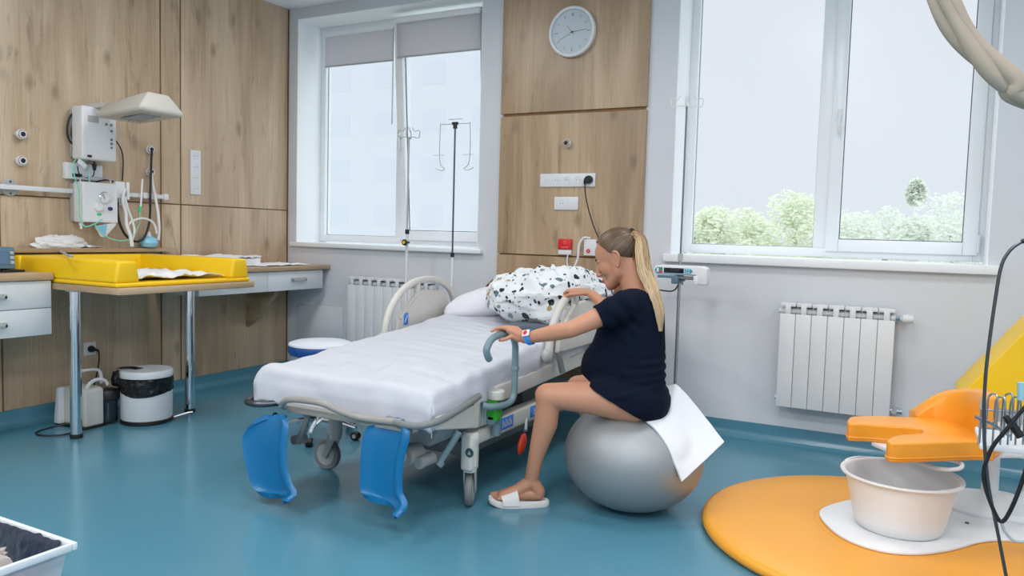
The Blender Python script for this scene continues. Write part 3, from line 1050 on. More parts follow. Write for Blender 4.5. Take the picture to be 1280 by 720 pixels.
# heater lamp
t = thing('heater_lamp', (.3, -1.73, 1.86), 'pale grey infant heater lamp reaching out over the changing table', 'lamp')
hx0, hx1, hy0, hy1 = .27, .70, -1.885, -1.585
top = [(hx0 - .0, -1.80, 1.915), (hx1 - .04, -1.80, 1.965), (hx1 - .04, -1.66, 1.965), (hx0 - .0, -1.66, 1.915)]
mid = [(hx0 + .02, hy0, 1.835), (hx1, hy0, 1.865), (hx1, hy1, 1.865), (hx0 + .02, hy1, 1.835)]
bot = [(hx0 + .05, hy0 + .01, 1.82), (hx1 - .01, hy0 + .01, 1.842), (hx1 - .01, hy1 - .01, 1.842), (hx0 + .05, hy1 - .01, 1.82)]
inn = [(hx0 + .08, hy0 + .035, 1.825), (hx1 - .035, hy0 + .035, 1.846), (hx1 - .035, hy1 - .035, 1.846), (hx0 + .08, hy1 - .035, 1.825)]
mb = MB()
mb.v = [V(p) for p in top + mid + bot + inn]
mb.face(0, 1, 2, 3)
for k in range(3):
    for i in range(4):
        j = (i + 1) % 4
        mb.face(k * 4 + i, k * 4 + j, k * 4 + 4 + j, k * 4 + 4 + i)
mb.face(12, 13, 14, 15)
obj('hood', mb, 'hood', t, bevel=.012, seg=3)
obj('reflector', MB().prism([V(inn[0]) + V((.06, .05, -.003)), V(inn[1]) + V((-.06, .05, -.003)), V(inn[2]) + V((-.06, -.05, -.003)), V(inn[3]) + V((.06, -.05, -.003))], (0, 0, -.006)), mat('blue_grey_lamp_glass', (140, 156, 172), .15), t, bevel=.003)
obj('arm', MB().prism([(.02, -1.79, 1.90), (hx0 + .02, -1.79, 1.90), (hx0 + .05, -1.79, 1.925), (.02, -1.79, 1.93)], (0, .12, 0)), 'cream', t, bevel=.008)
obj('heating_tube', MB().cyl((hx0 + .14, -1.735, 1.822), (hx1 - .10, -1.735, 1.842), .008), 'steel', t)

# lower gauge box
t = thing('suction_regulator', (.08, -1.72, 1.2), 'white regulator box with a round pressure gauge above the changing pad', 'regulator')
co = obj('case', bx((.055, -1.865, 1.205), (.15, -1.635, 1.45)), 'white', t, bevel=.008, seg=3)
obj('back_case', bx((.01, -1.86, 1.21), (.055, -1.66, 1.44)), 'lgrey', t, bevel=.004)
gc = at(130, 247, 'x', .15)
go = obj('pressure_gauge', MB().lathe([(.034, 0), (.036, .004), (.036, .012), (.033, .014), (.031, .008)], gc, 32, (1, 0, 0)), 'chrome', co)
obj('gauge_dial', MB().lathe([(.031, .006), (.031, .0085)], gc, 28, (1, 0, 0)), 'white', go)
obj('gauge_needle', MB().prism([gc + V((.010, -.002, -.008)), gc + V((.010, .002, -.008)), gc + V((.010, -.014, .022)), gc + V((.010, -.017, .02))], (.001, 0, 0)), 'black', go, smooth=False)
kc = at(124, 258, 'x', .15)
obj('large_knob', MB().lathe([(.027, 0), (.025, .018), (.02, .022)], kc - V((0, .01, .005)), 24, (1, 0, 0)), 'white', co)
obj('selector_knob', MB().lathe([(.012, 0), (.011, .016), (.008, .018)], at(137, 261, 'x', .15), 18, (1, 0, 0)), mat('dark_blue_knob', (30, 40, 110), .35), co)
p = at(124, 268, 'x', .151)
obj('status_label', bx((.149, p.y - .014, p.z - .006), (.153, p.y + .014, p.z + .006)), mat('green_label', (20, 195, 130), .4), co)
obj('top_handle', MB().tube(sp([(.10, -1.85, 1.45), (.10, -1.845, 1.475), (.10, -1.80, 1.482), (.10, -1.70, 1.482), (.10, -1.655, 1.475), (.10, -1.65, 1.45)], 4), .004, 8), 'chrome', t)
obj('tube_port', MB().lathe([(.012, 0), (.012, .02), (.007, .022), (.007, .04)], (.09, -1.84, 1.203), 14, (0, 0, -1)), 'white', t)
# small junction box between both
t = thing('junction_box', (.02, -1.86, 1.47), 'small white junction box on the wall between the two white boxes', 'box')
obj('case', bx((.0, -1.90, 1.465), (.04, -1.66, 1.565)), 'white', t, bevel=.006)
obj('grey_button', bx((.04, -1.86, 1.48), (.046, -1.80, 1.50)), 'black', t, bevel=.002)
# cables and hoses on the wall
def P3(px, py, x):
    return tuple(at(px, py, 'x', x))
def cable(name, pts, r, m_, label, cat, n=8):
    return obj(name, MB().tube(sp(pts, 8), r, n), m_, label=label, cat=cat)
cable('coiled_cable', [P3(97, 139, .05), P3(88, 145, .04), P3(84, 160, .03), P3(86, 174, .03), P3(95, 184, .04)], .006, 'black', 'black cable loop at the left of the upper control box', 'cable')
cable('coiled_cable', [P3(97, 142, .04), P3(91, 150, .03), P3(89, 168, .03), P3(92, 178, .03), P3(96, 184, .035)], .004, 'black', 'thinner black cable inside the loop beside the upper control box', 'cable')
t = thing('plug_cable', (.08, -1.8, 1.4), 'black cable with a plug dangling between the two white boxes', 'cable')
obj('cord', MB().tube(sp([P3(97, 208, .07), P3(99, 217, .07), P3(107, 222, .08), P3(116, 220, .09), P3(118, 212, .09)], 8), .0035, 8), 'black', t)
obj('plug', MB().tube([P3(118, 213, .09), P3(118, 205, .09)], [.009, .015], 12).cyl(P3(118, 205, .09), P3(118, 202, .09), .006), 'black', t)
cable('coiled_cable', [P3(145, 176, .04), P3(151, 186, .03), P3(154, 200, .025), P3(153, 226, .02)], .004, 'black', 'black cable dropping from the right of the upper control box', 'cable')
cable('short_cable', [P3(120, 227, .06), P3(134, 225, .06), P3(146, 229, .05), P3(152, 233, .05)], .005, 'black', 'short black cable across the top of the gauge box', 'cable')
cable('pressure_hose', [P3(190, 189, .05), P3(189, 205, .07), P3(188, 240, .08), P3(187, 275, .09), P3(181, 295, .10), P3(171, 302, .10), P3(158, 295, .10), P3(150, 280, .10), P3(147, 264, .09), P3(147, 252, .08)], .0075, 'black', 'black pressure hose looping from the upper gas outlet under the heater lamp', 'hose', 10)
cable('pressure_hose', [P3(189, 216, .05), P3(191, 232, .06), P3(197, 262, .08), P3(199, 285, .09), P3(198, 300, .09)], .009, 'hose', 'white pressure hose hanging from the lower gas outlet to the blue bag', 'hose', 10)
cable('breathing_hose', [P3(156, 236, .08), P3(153, 250, .09), P3(157, 266, .10), P3(158, 280, .11), P3(163, 295, .12), P3(165, 308, .12)], .012, 'hose', 'thick translucent breathing hose hanging beside the gauge box', 'hose', 12)
cable('breathing_hose', [P3(160, 282, .10), P3(166, 276, .10), P3(180, 273, .10), P3(192, 279, .10), P3(196, 292, .10)], .007, 'hose', 'translucent hose arching above the pale blue bag', 'hose', 10)
cable('breathing_hose', [P3(165, 300, .11), P3(168, 290, .11), P3(166, 278, .10), P3(160, 262, .1), P3(156, 246, .09)], .008, 'hose', 'second translucent hose twisted along the breathing hose', 'hose', 10)
cable('oxygen_tube', [P3(97, 196, .06), P3(92, 205, .07), P3(93, 220, .08), P3(98, 236, .16), P3(99, 255, .165), P3(100, 272, .165), P3(106, 283, .17), P3(118, 280, .17), P3(128, 274, .165)], .0038, 'aqua', 'aqua oxygen tube hanging down the left side of the gauge box', 'tube')
cable('oxygen_tube', [P3(119, 281, .17), P3(126, 291, .17), P3(138, 298, .15), P3(152, 301, .13), P3(163, 298, .12), P3(168, 292, .12)], .0036, 'aqua', 'aqua oxygen tube curving under the gauge box to the hoses', 'tube')
cable('oxygen_tube', [P3(99, 197, .07), P3(107, 206, .09), P3(111, 218, .10), P3(112, 228, .11)], .0034, 'aqua', 'short aqua tube between the two white boxes', 'tube')
t = thing('suction_catheter', P3(175, 262, .08), 'thin clear catheter with a bright green connector beside the black hose', 'catheter')
obj('clear_sleeve', MB().tube([P3(178, 224, .07), P3(176, 258, .08)], .006, 10), 'hose', t)
obj('connector', MB().tube([P3(175, 258, .08), P3(174.5, 266, .08)], [.009, .006], 12), mat('bright_green_connector', (20, 215, 140), .35), t)
obj('thin_tube', MB().tube(sp([P3(174.5, 266, .08), P3(174, 280, .09), P3(170, 290, .10)], 6), .0028, 8), 'aqua', t)
t = thing('oxygen_mask', P3(102, 200, .08), 'aqua oxygen mask with a white tag hung at the corner of the control box', 'mask')
obj('mask_cup', MB().lathe([(.008, 0), (.018, .012), (.028, .03), (.034, .045)], P3(99, 195, .06), 18, (.5, .6, -.6), capt=False), 'aqua', t, solid=.002)
obj('tag', MB().prism([P3(96, 203, .11), P3(105, 211, .11), P3(109, 207, .11), P3(99, 198, .11)], (.004, 0, 0)), 'white', t, bevel=.001)
obj('wire_hook', MB().tube(sp([P3(90, 196, .03), P3(88, 186, .04), P3(94, 184, .04)], 5), .003, 6), 'lgrey', t)
# pale blue resuscitator bag
t = thing('resuscitator_bag', P3(186, 300, .1), 'pale blue resuscitator bag standing on the ledge under the hoses', 'bag')
c = at(186, 302, 'x', .075)
obj('bag_body', MB().lathe([(.03, -.038), (.048, -.03), (.058, -.004), (.05, .022), (.028, .036), (.014, .04)], (c.x, c.y, 1.084), 24), 'aquabag', t)
obj('neck_valve', MB().lathe([(.016, .034), (.016, .05), (.011, .052), (.011, .07)], (c.x, c.y, 1.083), 18), 'hose', t)
t = thing('breathing_mask', P3(128, 285, .14), 'crumpled clear mask bag with an aqua lining hanging below the gauge box', 'mask')
q = [at(120, 283, 'x', .14), at(146, 277, 'x', .14), at(146, 281, 'x', .13), at(132, 297, 'x', .13), at(127, 296, 'x', .13)]
obj('clear_bag', MB().prism(q, (-.02, 0, 0)), 'clear', t, bevel=.006)
obj('aqua_lining', MB().prism([q[0] + V((.002, 0, 0)), (q[0] + q[1]) / 2 + V((.002, 0, -.005)), q[3] + V((.002, -.005, 0))], (.004, 0, 0)), 'aquabag', t, bevel=.002)
t = thing('flow_meter', P3(159, 235, .06), 'white flow meter body clamped to the rail right of the gauge box', 'flow meter')
obj('body', bx((.03, -1.60, 1.36), (.08, -1.53, 1.47)), 'white', t, bevel=.01, seg=3)
obj('metering_tube', MB().cyl((.07, -1.51, 1.36), (.07, -1.51, 1.47), .012), 'hose', t)
obj('outlet_nut', MB().lathe([(.014, 0), (.014, .025), (.008, .03), (.008, .04)], (.065, -1.565, 1.36), 8, (0, 0, -1)), 'chrome', t)

# ================================================================== PUMP AND BIN UNDER THE TABLE
t = thing('suction_pump', (.25, -1.9, 0), 'small white suction pump with a black canister behind the left table leg', 'pump')
obj('body', MB().prism([(.17, -2.03, .01), (.40, -2.03, .01), (.40, -2.03, .225), (.37, -2.03, .235), (.19, -2.03, .235)], (0, .12, 0)), 'cream', t, bevel=.012, seg=3)
obj('side_shell', MB().prism([(.14, -2.06, .01), (.20, -2.06, .01), (.20, -2.06, .23), (.17, -2.06, .23)], (0, .16, 0)), 'white', t, bevel=.01)
obj('base_pad', bx((.15, -2.05, 0), (.41, -1.90, .012)), 'black', t, bevel=.002)
obj('carry_handle', MB().tube(sp([(.30, -2.02, .235), (.30, -2.02, .30), (.30, -2.0, .325), (.30, -1.90, .325), (.30, -1.865, .30), (.30, -1.86, .235)], 5), .009, 10), 'white', t)
obj('suction_hose', MB().tube(sp([(.36, -1.99, .236), (.37, -1.98, .26), (.36, -1.93, .275), (.36, -1.88, .262), (.36, -1.86, .235)], 5), .011, 10), 'white', t)
can = obj('canister', MB().lathe([(.052, .012), (.055, .02), (.055, .15)], (.36, -1.86, 0), 32), 'smoke', t)
obj('canister_lid', MB().lathe([(.062, .145), (.066, .15), (.066, .192), (.06, .205), (.03, .212)], (.36, -1.86, 0), 32), 'black', can)
for k in range(7):
    a = math.radians(-35)
    obj('graduation', MB().box((.36 + .0545 * math.cos(a), -1.86 + .0545 * math.sin(a), .04 + k * .014), (.36 + .0545 * math.cos(a) + .003, -1.86 + .0545 * math.sin(a) + .012, .0425 + k * .014)), 'lgrey', can, smooth=False)
obj('power_cord', MB().tube(sp([(.26, -2.04, .02), (.22, -2.12, .008), (.25, -2.22, .006), (.33, -2.25, .006), (.41, -2.20, .006), (.42, -2.12, .006), (.36, -2.06, .01)], 8), .005, 8), 'black', t)
t = thing('plug_lead', (.04, -1.74, .2), 'black lead plugged into the low wall socket above the suction pump', 'cable')
obj('plug', MB().lathe([(.02, 0), (.022, .008), (.017, .028)], (.013, -1.738, .404), 18, (1, 0, 0)).tube([(.03, -1.738, .40), (.045, -1.71, .395), (.05, -1.705, .38)], [.01, .006]), 'black', t)
obj('lead', MB().tube(sp([(.048, -1.705, .385), (.055, -1.71, .32), (.06, -1.74, .2), (.08, -1.80, .08), (.16, -1.90, .03)], 8), .0045, 8), 'black', t)

bc = V((.50, -1.70, 0))
t = thing('pedal_bin', bc, 'white round pedal bin with a black bag around its rim', 'bin')
obj('body', MB().lathe([(.14, .02), (.146, .03), (.146, .262)], bc, 48), 'cab', t)
obj('base_ring', MB().lathe([(.143, .0), (.148, .006), (.148, .022), (.145, .026)], bc, 48), 'black', t)
lid = obj('lid', MB().lathe([(.147, .258), (.149, .264), (.149, .296), (.143, .305), (.06, .311), (.01, .312)], bc, 48), 'white', t)
lid.location.z += .018
pd = obj('pedal', MB().prism([bc + V((.10, .09, .015)), bc + V((.19, .16, .03)), bc + V((.17, .185, .03)), bc + V((.085, .12, .015))], (0, 0, .008)), 'mgrey', t, bevel=.002)
obj('pedal_lever', MB().tube([bc + V((.12, .10, .02)), bc + V((.18, .15, .045)), bc + V((.205, .17, .05))], .007, 8), 'steel', pd)
obj('maker_mark', MB().grid(lambda u, v: bc + V((.1468 * math.cos(-.5 + .16 * u), .1468 * math.sin(-.5 + .16 * u), .232 - .016 * v)), 5, 2), 'lgrey', t, smooth=False)
# black bin bag folded over the rim
def bagfn(u, v):
    a = u * 2 * PI
    d = V((math.cos(a), math.sin(a), 0))
    r = .151 + .007 * nz3((d.x * 6, d.y * 6, v * 3), 1.3) + .004 * nz3((d.x * 20, d.y * 20, v * 7))
    bulge = max(0, math.cos(a - math.radians(215))) ** 6
    r += .035 * bulge * math.sin(v * PI)
    zb = .205 + .012 * math.sin(a * 2 + 1) + .03 * math.cos(a - 2.8)
    return bc + V((d.x * r, d.y * r, .282 * (1 - v) + zb * v))
bag = obj('bin_bag', MB().grid(bagfn, 90, 14, cu=True), 'blackbag', solid=.002, label='black plastic bag folded over the rim of the pedal bin', cat='bag')
k_ = crumple('bin_bag_knot', tuple(bc + V((-.135, -.10, .255))), (.035, .03, .05), 6, 'blackbag', 'x', 'bag', n=28)
for nm in ('label', 'category'):
    del k_[nm]
k_.name = 'bag_knot'
k_.parent = bag
k_.location = V(k_.location) - V(bag.location)
f_ = obj('bag_fold', MB().grid(lambda u, v: bc + V((-.15 + .16 * u, -.10 + .05 * v + .02 * u, .331 + .006 * math.sin(u * PI) + .004 * math.sin(v * 6) - .012 * (1 - u) ** 3)), 12, 6), 'blackbag', bag, solid=.003)
# stray metal pedal wire behind bin is part of the bin's hinge
obj('hinge', MB().box(bc + V((-.03, .14, .24)), bc + V((.03, .158, .31))), 'mgrey', t, bevel=.003)
# clear crate with packages, lower left
t = thing('storage_crate', (2.2, -3.55, 0), 'clear plastic crate full of packaging on the floor at the lower left corner', 'crate')
cor = at(103, 684, 'z', .30)
# crate (continued)
cx0, cx1, cy0, cy1, ch = 1.93, 2.57, -3.98, -3.49, .30
def crate_shell():
    mb = MB()
    def ring(i, z):
        return [(cx0 + i, cy0 + i, z), (cx1 - i, cy0 + i, z), (cx1 - i, cy1 - i, z), (cx0 + i, cy1 - i, z)]
    o = [ring(.05, .0), ring(.0, ch), ring(.006, ch), ring(.056, .006)]
    mb.v = [V(p) for r in o for p in r]
    mb.face(0, 3, 2, 1)
    for k in range(3):
        for i in range(4):
            j = (i + 1) % 4
            mb.face(k * 4 + i, k * 4 + j, k * 4 + 4 + j, k * 4 + 4 + i)
    mb.face(12, 13, 14, 15)
    return mb
obj('shell', crate_shell(), 'clearbox', t, bevel=.004)
rim = MB()
w_ = .016
rim.box((cx0 - w_, cy0 - w_, ch - .018), (cx1 + w_, cy0, ch + .004)).box((cx0 - w_, cy1, ch - .018), (cx1 + w_, cy1 + w_, ch + .004))
rim.box((cx0 - w_, cy0, ch - .018), (cx0, cy1, ch + .004)).box((cx1, cy0, ch - .018), (cx1 + w_, cy1, ch + .004))
obj('rim', rim, mat('bluish_white_rim', (214, 222, 230), .3), t, bevel=.005)
crumple('plastic_bag', (2.39, -3.725, .235), (.165, .13, .135), 21, mat('silvery_film', (176, 168, 166), .22, bump=.5, bscale=30), 'heap of silvery clear packaging filling the storage crate', 'bag', n=64)
crumple('plastic_bag', (2.44, -3.88, .15), (.09, .08, .12), 25, 'clear', 'pale clear package low in the storage crate near its front side', 'bag', n=40)
def liner(u, v):
    x = 2.02 + .525 * u
    f = .010 * nz3((x * 16, v * 4, 2), 1) + .006 * nz3((x * 40, v * 9, 5), 1)
    return V((x, cy1 - .010 - .05 * v ** 1.3 + f * .7, ch + .002 - .16 * v * v + f * .5))
obj('bin_liner', MB().grid(liner, 60, 14), mat('dark_navy_film', (34, 48, 70), .3, bump=.5, bscale=40), solid=.003, label='dark navy plastic liner folded inside along the back rim of the storage crate', cat='liner')
obj('red_strip', bx((2.565, -3.86, .215), (2.585, -3.58, .232)), mat('faded_red_print', (206, 90, 100), .5), label='faded red label strip inside the clear wall of the storage crate', cat='label', bevel=.002)
obj('blue_package', bx((2.50, -3.62, .07), (2.575, -3.50, .20)), mat('blue_package_film', (80, 120, 180), .4), label='small blue package standing in the crate corner', cat='package', bevel=.01)

# ================================================================== BED
BX0, BX1 = 2.065, 2.975
def zt(y):
    """height of the mattress top along the bed: low at the foot, rising to the head"""
    K = [(-2.6, .555), (-2.25, .575), (-1.9, .605), (-1.2, .665), (-.6, .715), (-.1, .73)]
    for (a, za), (b, zb) in zip(K, K[1:]):
        if y <= b:
            f = max(0, (y - a) / (b - a))
            return za + (zb - za) * f
    return K[-1][1]
bed = thing('birthing_bed', (2.5, -1.25, 0), 'adjustable hospital birthing bed with cream frame, wheels and blue foot supports', 'bed')
# mattress platform and mattress follow the slope
def slab(x0, x1, ys, dz0, dz1):
    mb = MB()
    rows = []
    for y in ys:
        z = zt(y)
        o = len(mb.v)
        mb.v += [V((x0, y, z + dz0)), V((x1, y, z + dz0)), V((x1, y, z + dz1)), V((x0, y, z + dz1))]
        rows.append(o)
    for a, b in zip(rows, rows[1:]):
        for k in range(4):
            l = (k + 1) % 4
            mb.face(a + k, a + l, b + l, b + k)
    mb.face(*[rows[0] + k for k in range(4)][::-1])
    mb.face(*[rows[-1] + k for k in range(4)])
    return mb
obj('mattress', slab(BX0 + .02, BX1 - .02, [-2.24, -1.9, -1.2, -.6, -.2], -.115, -.035), mat('grey_mattress_vinyl', (120, 126, 136), .6), bed, bevel=.02, seg=3)
obj('mattress_platform', slab(BX0 + .04, BX1 - .04, [-2.28, -1.9, -1.2, -.6, -.15], -.15, -.118), 'mgrey', bed, bevel=.004)
# side covers of the right and left platform
def side(xa, xb, pts, name, m_):
    return obj(name, MB().prism([(xa, y, z) for y, z in pts], (xb - xa, 0, 0)), m_, bed, bevel=.008, seg=3)
for xa, xb in ((2.955, 2.995), (2.01, 2.05)):
    s_ = side(xa, xb, [(-2.28, .425), (-1.945, .362), (-1.935, .49), (-2.28, .475)], 'foot_side_cover', 'cream')
    if xa > 2.5:
        for k, (ya, yb_) in enumerate(((-2.20, -2.17), (-2.155, -2.11), (-2.07, -2.055), (-2.05, -2.035), (-2.03, -2.015), (-2.01, -1.995))):
            za = .462 + (.018 * (ya + 2.2) / .2)
            obj('cover_slot', bx((xb - .002, ya, za - .006), (xb + .0015, yb_, za + .006)), 'dsteel', s_, bevel=.001)
    side(xa, xb, [(-1.80, .44), (-.25, .50), (-.25, .575), (-1.80, .52)], 'side_cover', 'cream')
for k in range(5):
    y = -1.93 + k * .026
    obj('bellows', MB().prism([(2.94, y, .36), (2.985, y + .004, .36), (2.985, y + .018, .36), (2.94, y + .022, .36)], (0, 0, .14)), 'lgrey', bed, bevel=.004)
# foot bumper loops (coated metal)
obj('foot_bumper', MB().tube(sp([(2.26, -2.34, .435), (2.27, -2.37, .45), (2.33, -2.40, .485), (2.42, -2.41, .497), (2.53, -2.41, .497), (2.61, -2.39, .47), (2.67, -2.36, .45), (2.75, -2.35, .448), (2.88, -2.35, .455)], 6), .014, 12), mat('warm_grey_coated_tube', (150, 148, 144), .4), bed)
obj('foot_crossbar', MB().box((2.27, -2.345, .415), (2.93, -2.30, .445)), mat('warm_grey_metal', (150, 148, 144), .4), bed, bevel=.006)
obj('corner_bumper', MB().tube(sp([(2.80, -2.33, .455), (2.88, -2.36, .452), (2.96, -2.36, .455), (3.01, -2.31, .466), (3.015, -2.20, .478), (3.01, -2.05, .497), (3.0, -1.96, .507)], 6), .014, 12), 'mgrey', bed)
obj('corner_bumper', MB().tube(sp([(2.17, -2.27, .43), (2.11, -2.33, .425), (2.04, -2.34, .425), (2.0, -2.29, .425), (2.01, -2.19, .43), (2.10, -2.13, .43)], 6), .014, 12), 'dsteel', bed)
# chassis
obj('chassis_beam', MB().prism([(2.905, -1.93, .275), (2.905, -.45, .275), (2.905, -.45, .36), (2.905, -1.55, .36), (2.905, -1.93, .335)], (.065, 0, 0)), 'cream', bed, bevel=.012, seg=3)
obj('chassis_beam', MB().prism([(2.07, -1.86, .275), (2.07, -.45, .275), (2.07, -.45, .36), (2.07, -1.55, .36), (2.07, -1.86, .335)], (.065, 0, 0)), 'cream', bed, bevel=.012, seg=3)
for y in (-1.80, -.55):
    obj('chassis_crossbeam', bx((2.12, y - .05, .275), (2.92, y + .05, .345)), 'lgrey', bed, bevel=.01)
obj('lift_column', bx((2.35, -1.55, .13), (2.65, -1.25, .46)), 'mgrey', bed, bevel=.01)
obj('lift_column', bx((2.35, -.85, .13), (2.65, -.55, .56)), 'mgrey', bed, bevel=.01)
obj('base_tray', bx((2.25, -1.65, .12), (2.75, -.45, .2)), 'mgrey', bed, bevel=.02)
q0 = obj('motor_cover', MB().prism([(2.62, -2.12, .30), (2.86, -2.12, .30), (2.92, -2.12, .41), (2.56, -2.12, .41)], (0, .3, 0)), 'lgrey', bed, bevel=.012)
obj('stirrup_joint', MB().cyl((2.80, -2.22, .27), (2.80, -2.12, .27), .04).cyl((2.86, -2.20, .25), (2.86, -2.10, .25), .024), 'lgrey', bed)
obj('release_lever', MB().tube([(3.0, -2.12, .385), (2.94, -2.16, .26)], [.016, .013], 12).cyl((2.935, -2.165, .245), (2.945, -2.155, .262), .017), 'grey', bed)
# blue stickers on the right beam
for (ya, yb_) in ((-1.70, -1.58), (-1.40, -1.16)):
    s_ = obj('sticker', bx((2.9695, ya, .295), (2.9715, yb_, .352)), 'sticker', bed, bevel=.001)
    pr_ = MB()
    for k in range(3):
        y = ya + (yb_ - ya) * (.2 + .28 * k)
        pr_.box((2.9712, y - .012, .306), (2.9722, y - .006, .340)).box((2.9712, y - .012, .320), (2.9722, y + .012, .326)).box((2.9712, y + .006, .306), (2.9722, y + .012, .332))
    obj('sticker_print', pr_, 'white', s_, smooth=False)
# castors
def castor(px, py, axis, post, label=None, brake=False):
    """px,py wheel centre; post = xy of swivel post"""
    r = .078
    a = V(axis).normalized()
    c = V((px, py, r))
    p = V((post[0], post[1], 0))
    wh = obj('castor_wheel', MB().lathe([(.052, -.014), (.066, -.016), (r - .004, -.014), (r, -.007), (r, .007), (r - .004, .014), (.066, .016), (.052, .014)], c, 40, a), 'mgrey', bed)
    obj('wheel_disc', MB().lathe([(.018, -.018), (.053, -.0165), (.053, .0165), (.018, .018)], c, 32, a), 'lgrey', wh)
    obj('wheel_hub', MB().lathe([(.014, -.026), (.014, .026)], c, 16, a), 'steel', wh)
    f = MB()
    top = V((p.x, p.y, .19))
    for s_ in (-1, 1):
        f.prism([c + a * .021 * s_ + V((0, 0, -.012)) + (top - c).cross(a).normalized() * .013, c + a * .021 * s_ + V((0, 0, -.012)) - (top - c).cross(a).normalized() * .013,
                 top + a * .021 * s_ - (top - c).cross(a).normalized() * .024, top + a * .021 * s_ + (top - c).cross(a).normalized() * .024], a * .006 * s_)
    obj('castor_fork', f, 'lgrey', bed, bevel=.002)
    po = obj('castor_post', MB().lathe([(.024, .165), (.03, .17), (.03, .19), (.034, .195), (.034, .29), (.038, .30), (.038, .335), (.032, .345)], p, 28), 'cream', bed)
    return po
castor(2.062, -1.845, (.03, -1, 0), (2.125, -1.86))
po = castor(2.935, -1.905, (.92, .38, 0), (2.955, -1.945))
obj('post_shroud', bx((2.925, -1.985, .175), (2.985, -1.915, .335)), 'cream', bed, bevel=.014, seg=3)
ec = V((2.975, -1.986, .262))
e_ = obj('emblem', MB().lathe([(.02, 0), (.02, .0025)], ec, 24, (0, -1, 0)), mat('dark_green_emblem', (50, 84, 82), .4), bed)
obj('emblem_mark', MB().prism([ec + V((-.009, -.003, -.008)), ec + V((.009, -.003, -.008)), ec + V((0, -.003, .01))], (0, -.001, 0)), 'lgrey', e_, smooth=False)
castor(2.10, -.50, (.9, .4, 0), (2.10, -.53))
castor(2.94, -.50, (.9, .4, 0), (2.94, -.53))
# orange-red brake pedal on the right side
obj('brake_lever', MB().tube([(2.955, -1.42, .31), (2.985, -1.48, .25)], .011, 10), 'steel', bed)
obj('brake_pedal', MB().ell((2.99, -1.52, .195), (.018, .03, .055), Matrix.Rotation(math.radians(-28), 3, 'X')), 'orangered', bed)
# grab handle, bottle holder
gb = obj('grab_handle', MB().tube(sp([(3.0, -1.93, .462), (3.03, -1.90, .452), (3.055, -1.80, .452), (3.06, -1.755, .48), (3.06, -1.75, .55), (3.06, -1.75, .66), (3.06, -1.755, .712), (3.06, -1.785, .752), (3.06, -1.84, .768), (3.06, -1.92, .768), (3.06, -1.975, .755), (3.06, -2.01, .72), (3.06, -2.0, .69), (3.06, -1.985, .675)], 7), .0152, 16), 'grey', bed)
obj('handle_knuckle', MB().lathe([(.018, 0), (.019, .004), (.019, .012), (.018, .016)], (3.06, -1.75, .595), 16), 'grey', gb)
cup = obj('locking_cup', MB().lathe([(.036, .0), (.038, .005), (.038, .034), (.034, .038)], (3.015, -1.835, .475), 28), 'cream', bed)
obj('green_release', MB().prism([(2.985, -1.86, .38), (3.03, -1.86, .38), (3.032, -1.86, .475), (2.985, -1.86, .475)], (0, .06, 0)), 'green', bed, bevel=.004)
obj('grey_socket', MB().cyl((3.0, -1.80, .30), (3.0, -1.80, .44), .022).box((2.96, -1.86, .36), (3.02, -1.80, .40)), 'grey', bed, bevel=.004)
# side rails: arched tube ring with a moulded panel
def side_rail(x, mir, sticker):
    arch = sp([(x, -1.31, .60), (x, -1.30, .68), (x, -1.25, .775), (x, -1.14, .865), (x, -.98, .912), (x, -.80, .907), (x, -.67, .862), (x, -.60, .79), (x, -.58, .70), (x, -.585, .62)], 7)
    r_ = obj('side_rail', MB().tube(arch, .021, 14), 'cream', bed)
    pan = [(x - .014, -1.22, .60), (x - .014, -1.20, .70), (x - .014, -1.12, .765), (x - .014, -1.02, .84), (x - .014, -.90, .855), (x - .014, -.72, .84), (x - .014, -.665, .76), (x - .014, -.66, .60)]
    p_ = obj('rail_panel', MB().prism(pan, (.028, 0, 0)), 'cream', r_, bevel=.012, seg=3)
    obj('panel_ridge', MB().tube(sp([(x + mir * .014, -1.19, .70), (x + mir * .014, -1.10, .775), (x + mir * .014, -1.03, .825)], 5), .009, 8), 'cream', r_)
    obj('panel_post', MB().tube([(x, -1.0, .83), (x, -1.0, .905)], .02, 10), 'cream', r_)
    obj('rail_foot', MB().ell((x, -1.33, .60), (.028, .032, .04)), 'lgrey', r_)
    obj('rail_clip', MB().ell((x + mir * .018, -.60, .71), (.02, .016, .026)), 'dsteel', r_)
    for y in (-1.2, -.75):
        obj('rail_arm', MB().tube([(x, y, .61), (x - mir * .02, y + .02, .50)], .016, 10), 'mgrey', r_)
    if sticker:
        s_ = obj('rail_sticker', MB().prism([(x + .0135, -1.15, .66), (x + .0135, -1.105, .66), (x + .0135, -1.105, .73), (x + .0135, -1.15, .73)], (.002, 0, 0)), 'sticker', r_, bevel=.001)
        obj('sticker_mark', MB().tube([(x + .0165, -1.14, .675), (x + .0165, -1.127, .70), (x + .0165, -1.115, .715)], .0025, 6), 'white', s_)
    return r_
side_rail(2.0, 1, True)
side_rail(3.02, -1, False)
# headboard
hb = [(1.945, .52), (1.93, .78), (1.95, .84), (2.0, .885), (2.1, .915), (2.3, .925), (2.7, .925), (2.9, .915), (3.0, .885), (3.05, .84), (3.07, .78), (3.055, .52)]
obj('headboard', MB().prism([(a, -.095, b) for a, b in hb], (0, .03, 0)), 'brown', bed, bevel=.008, seg=3)

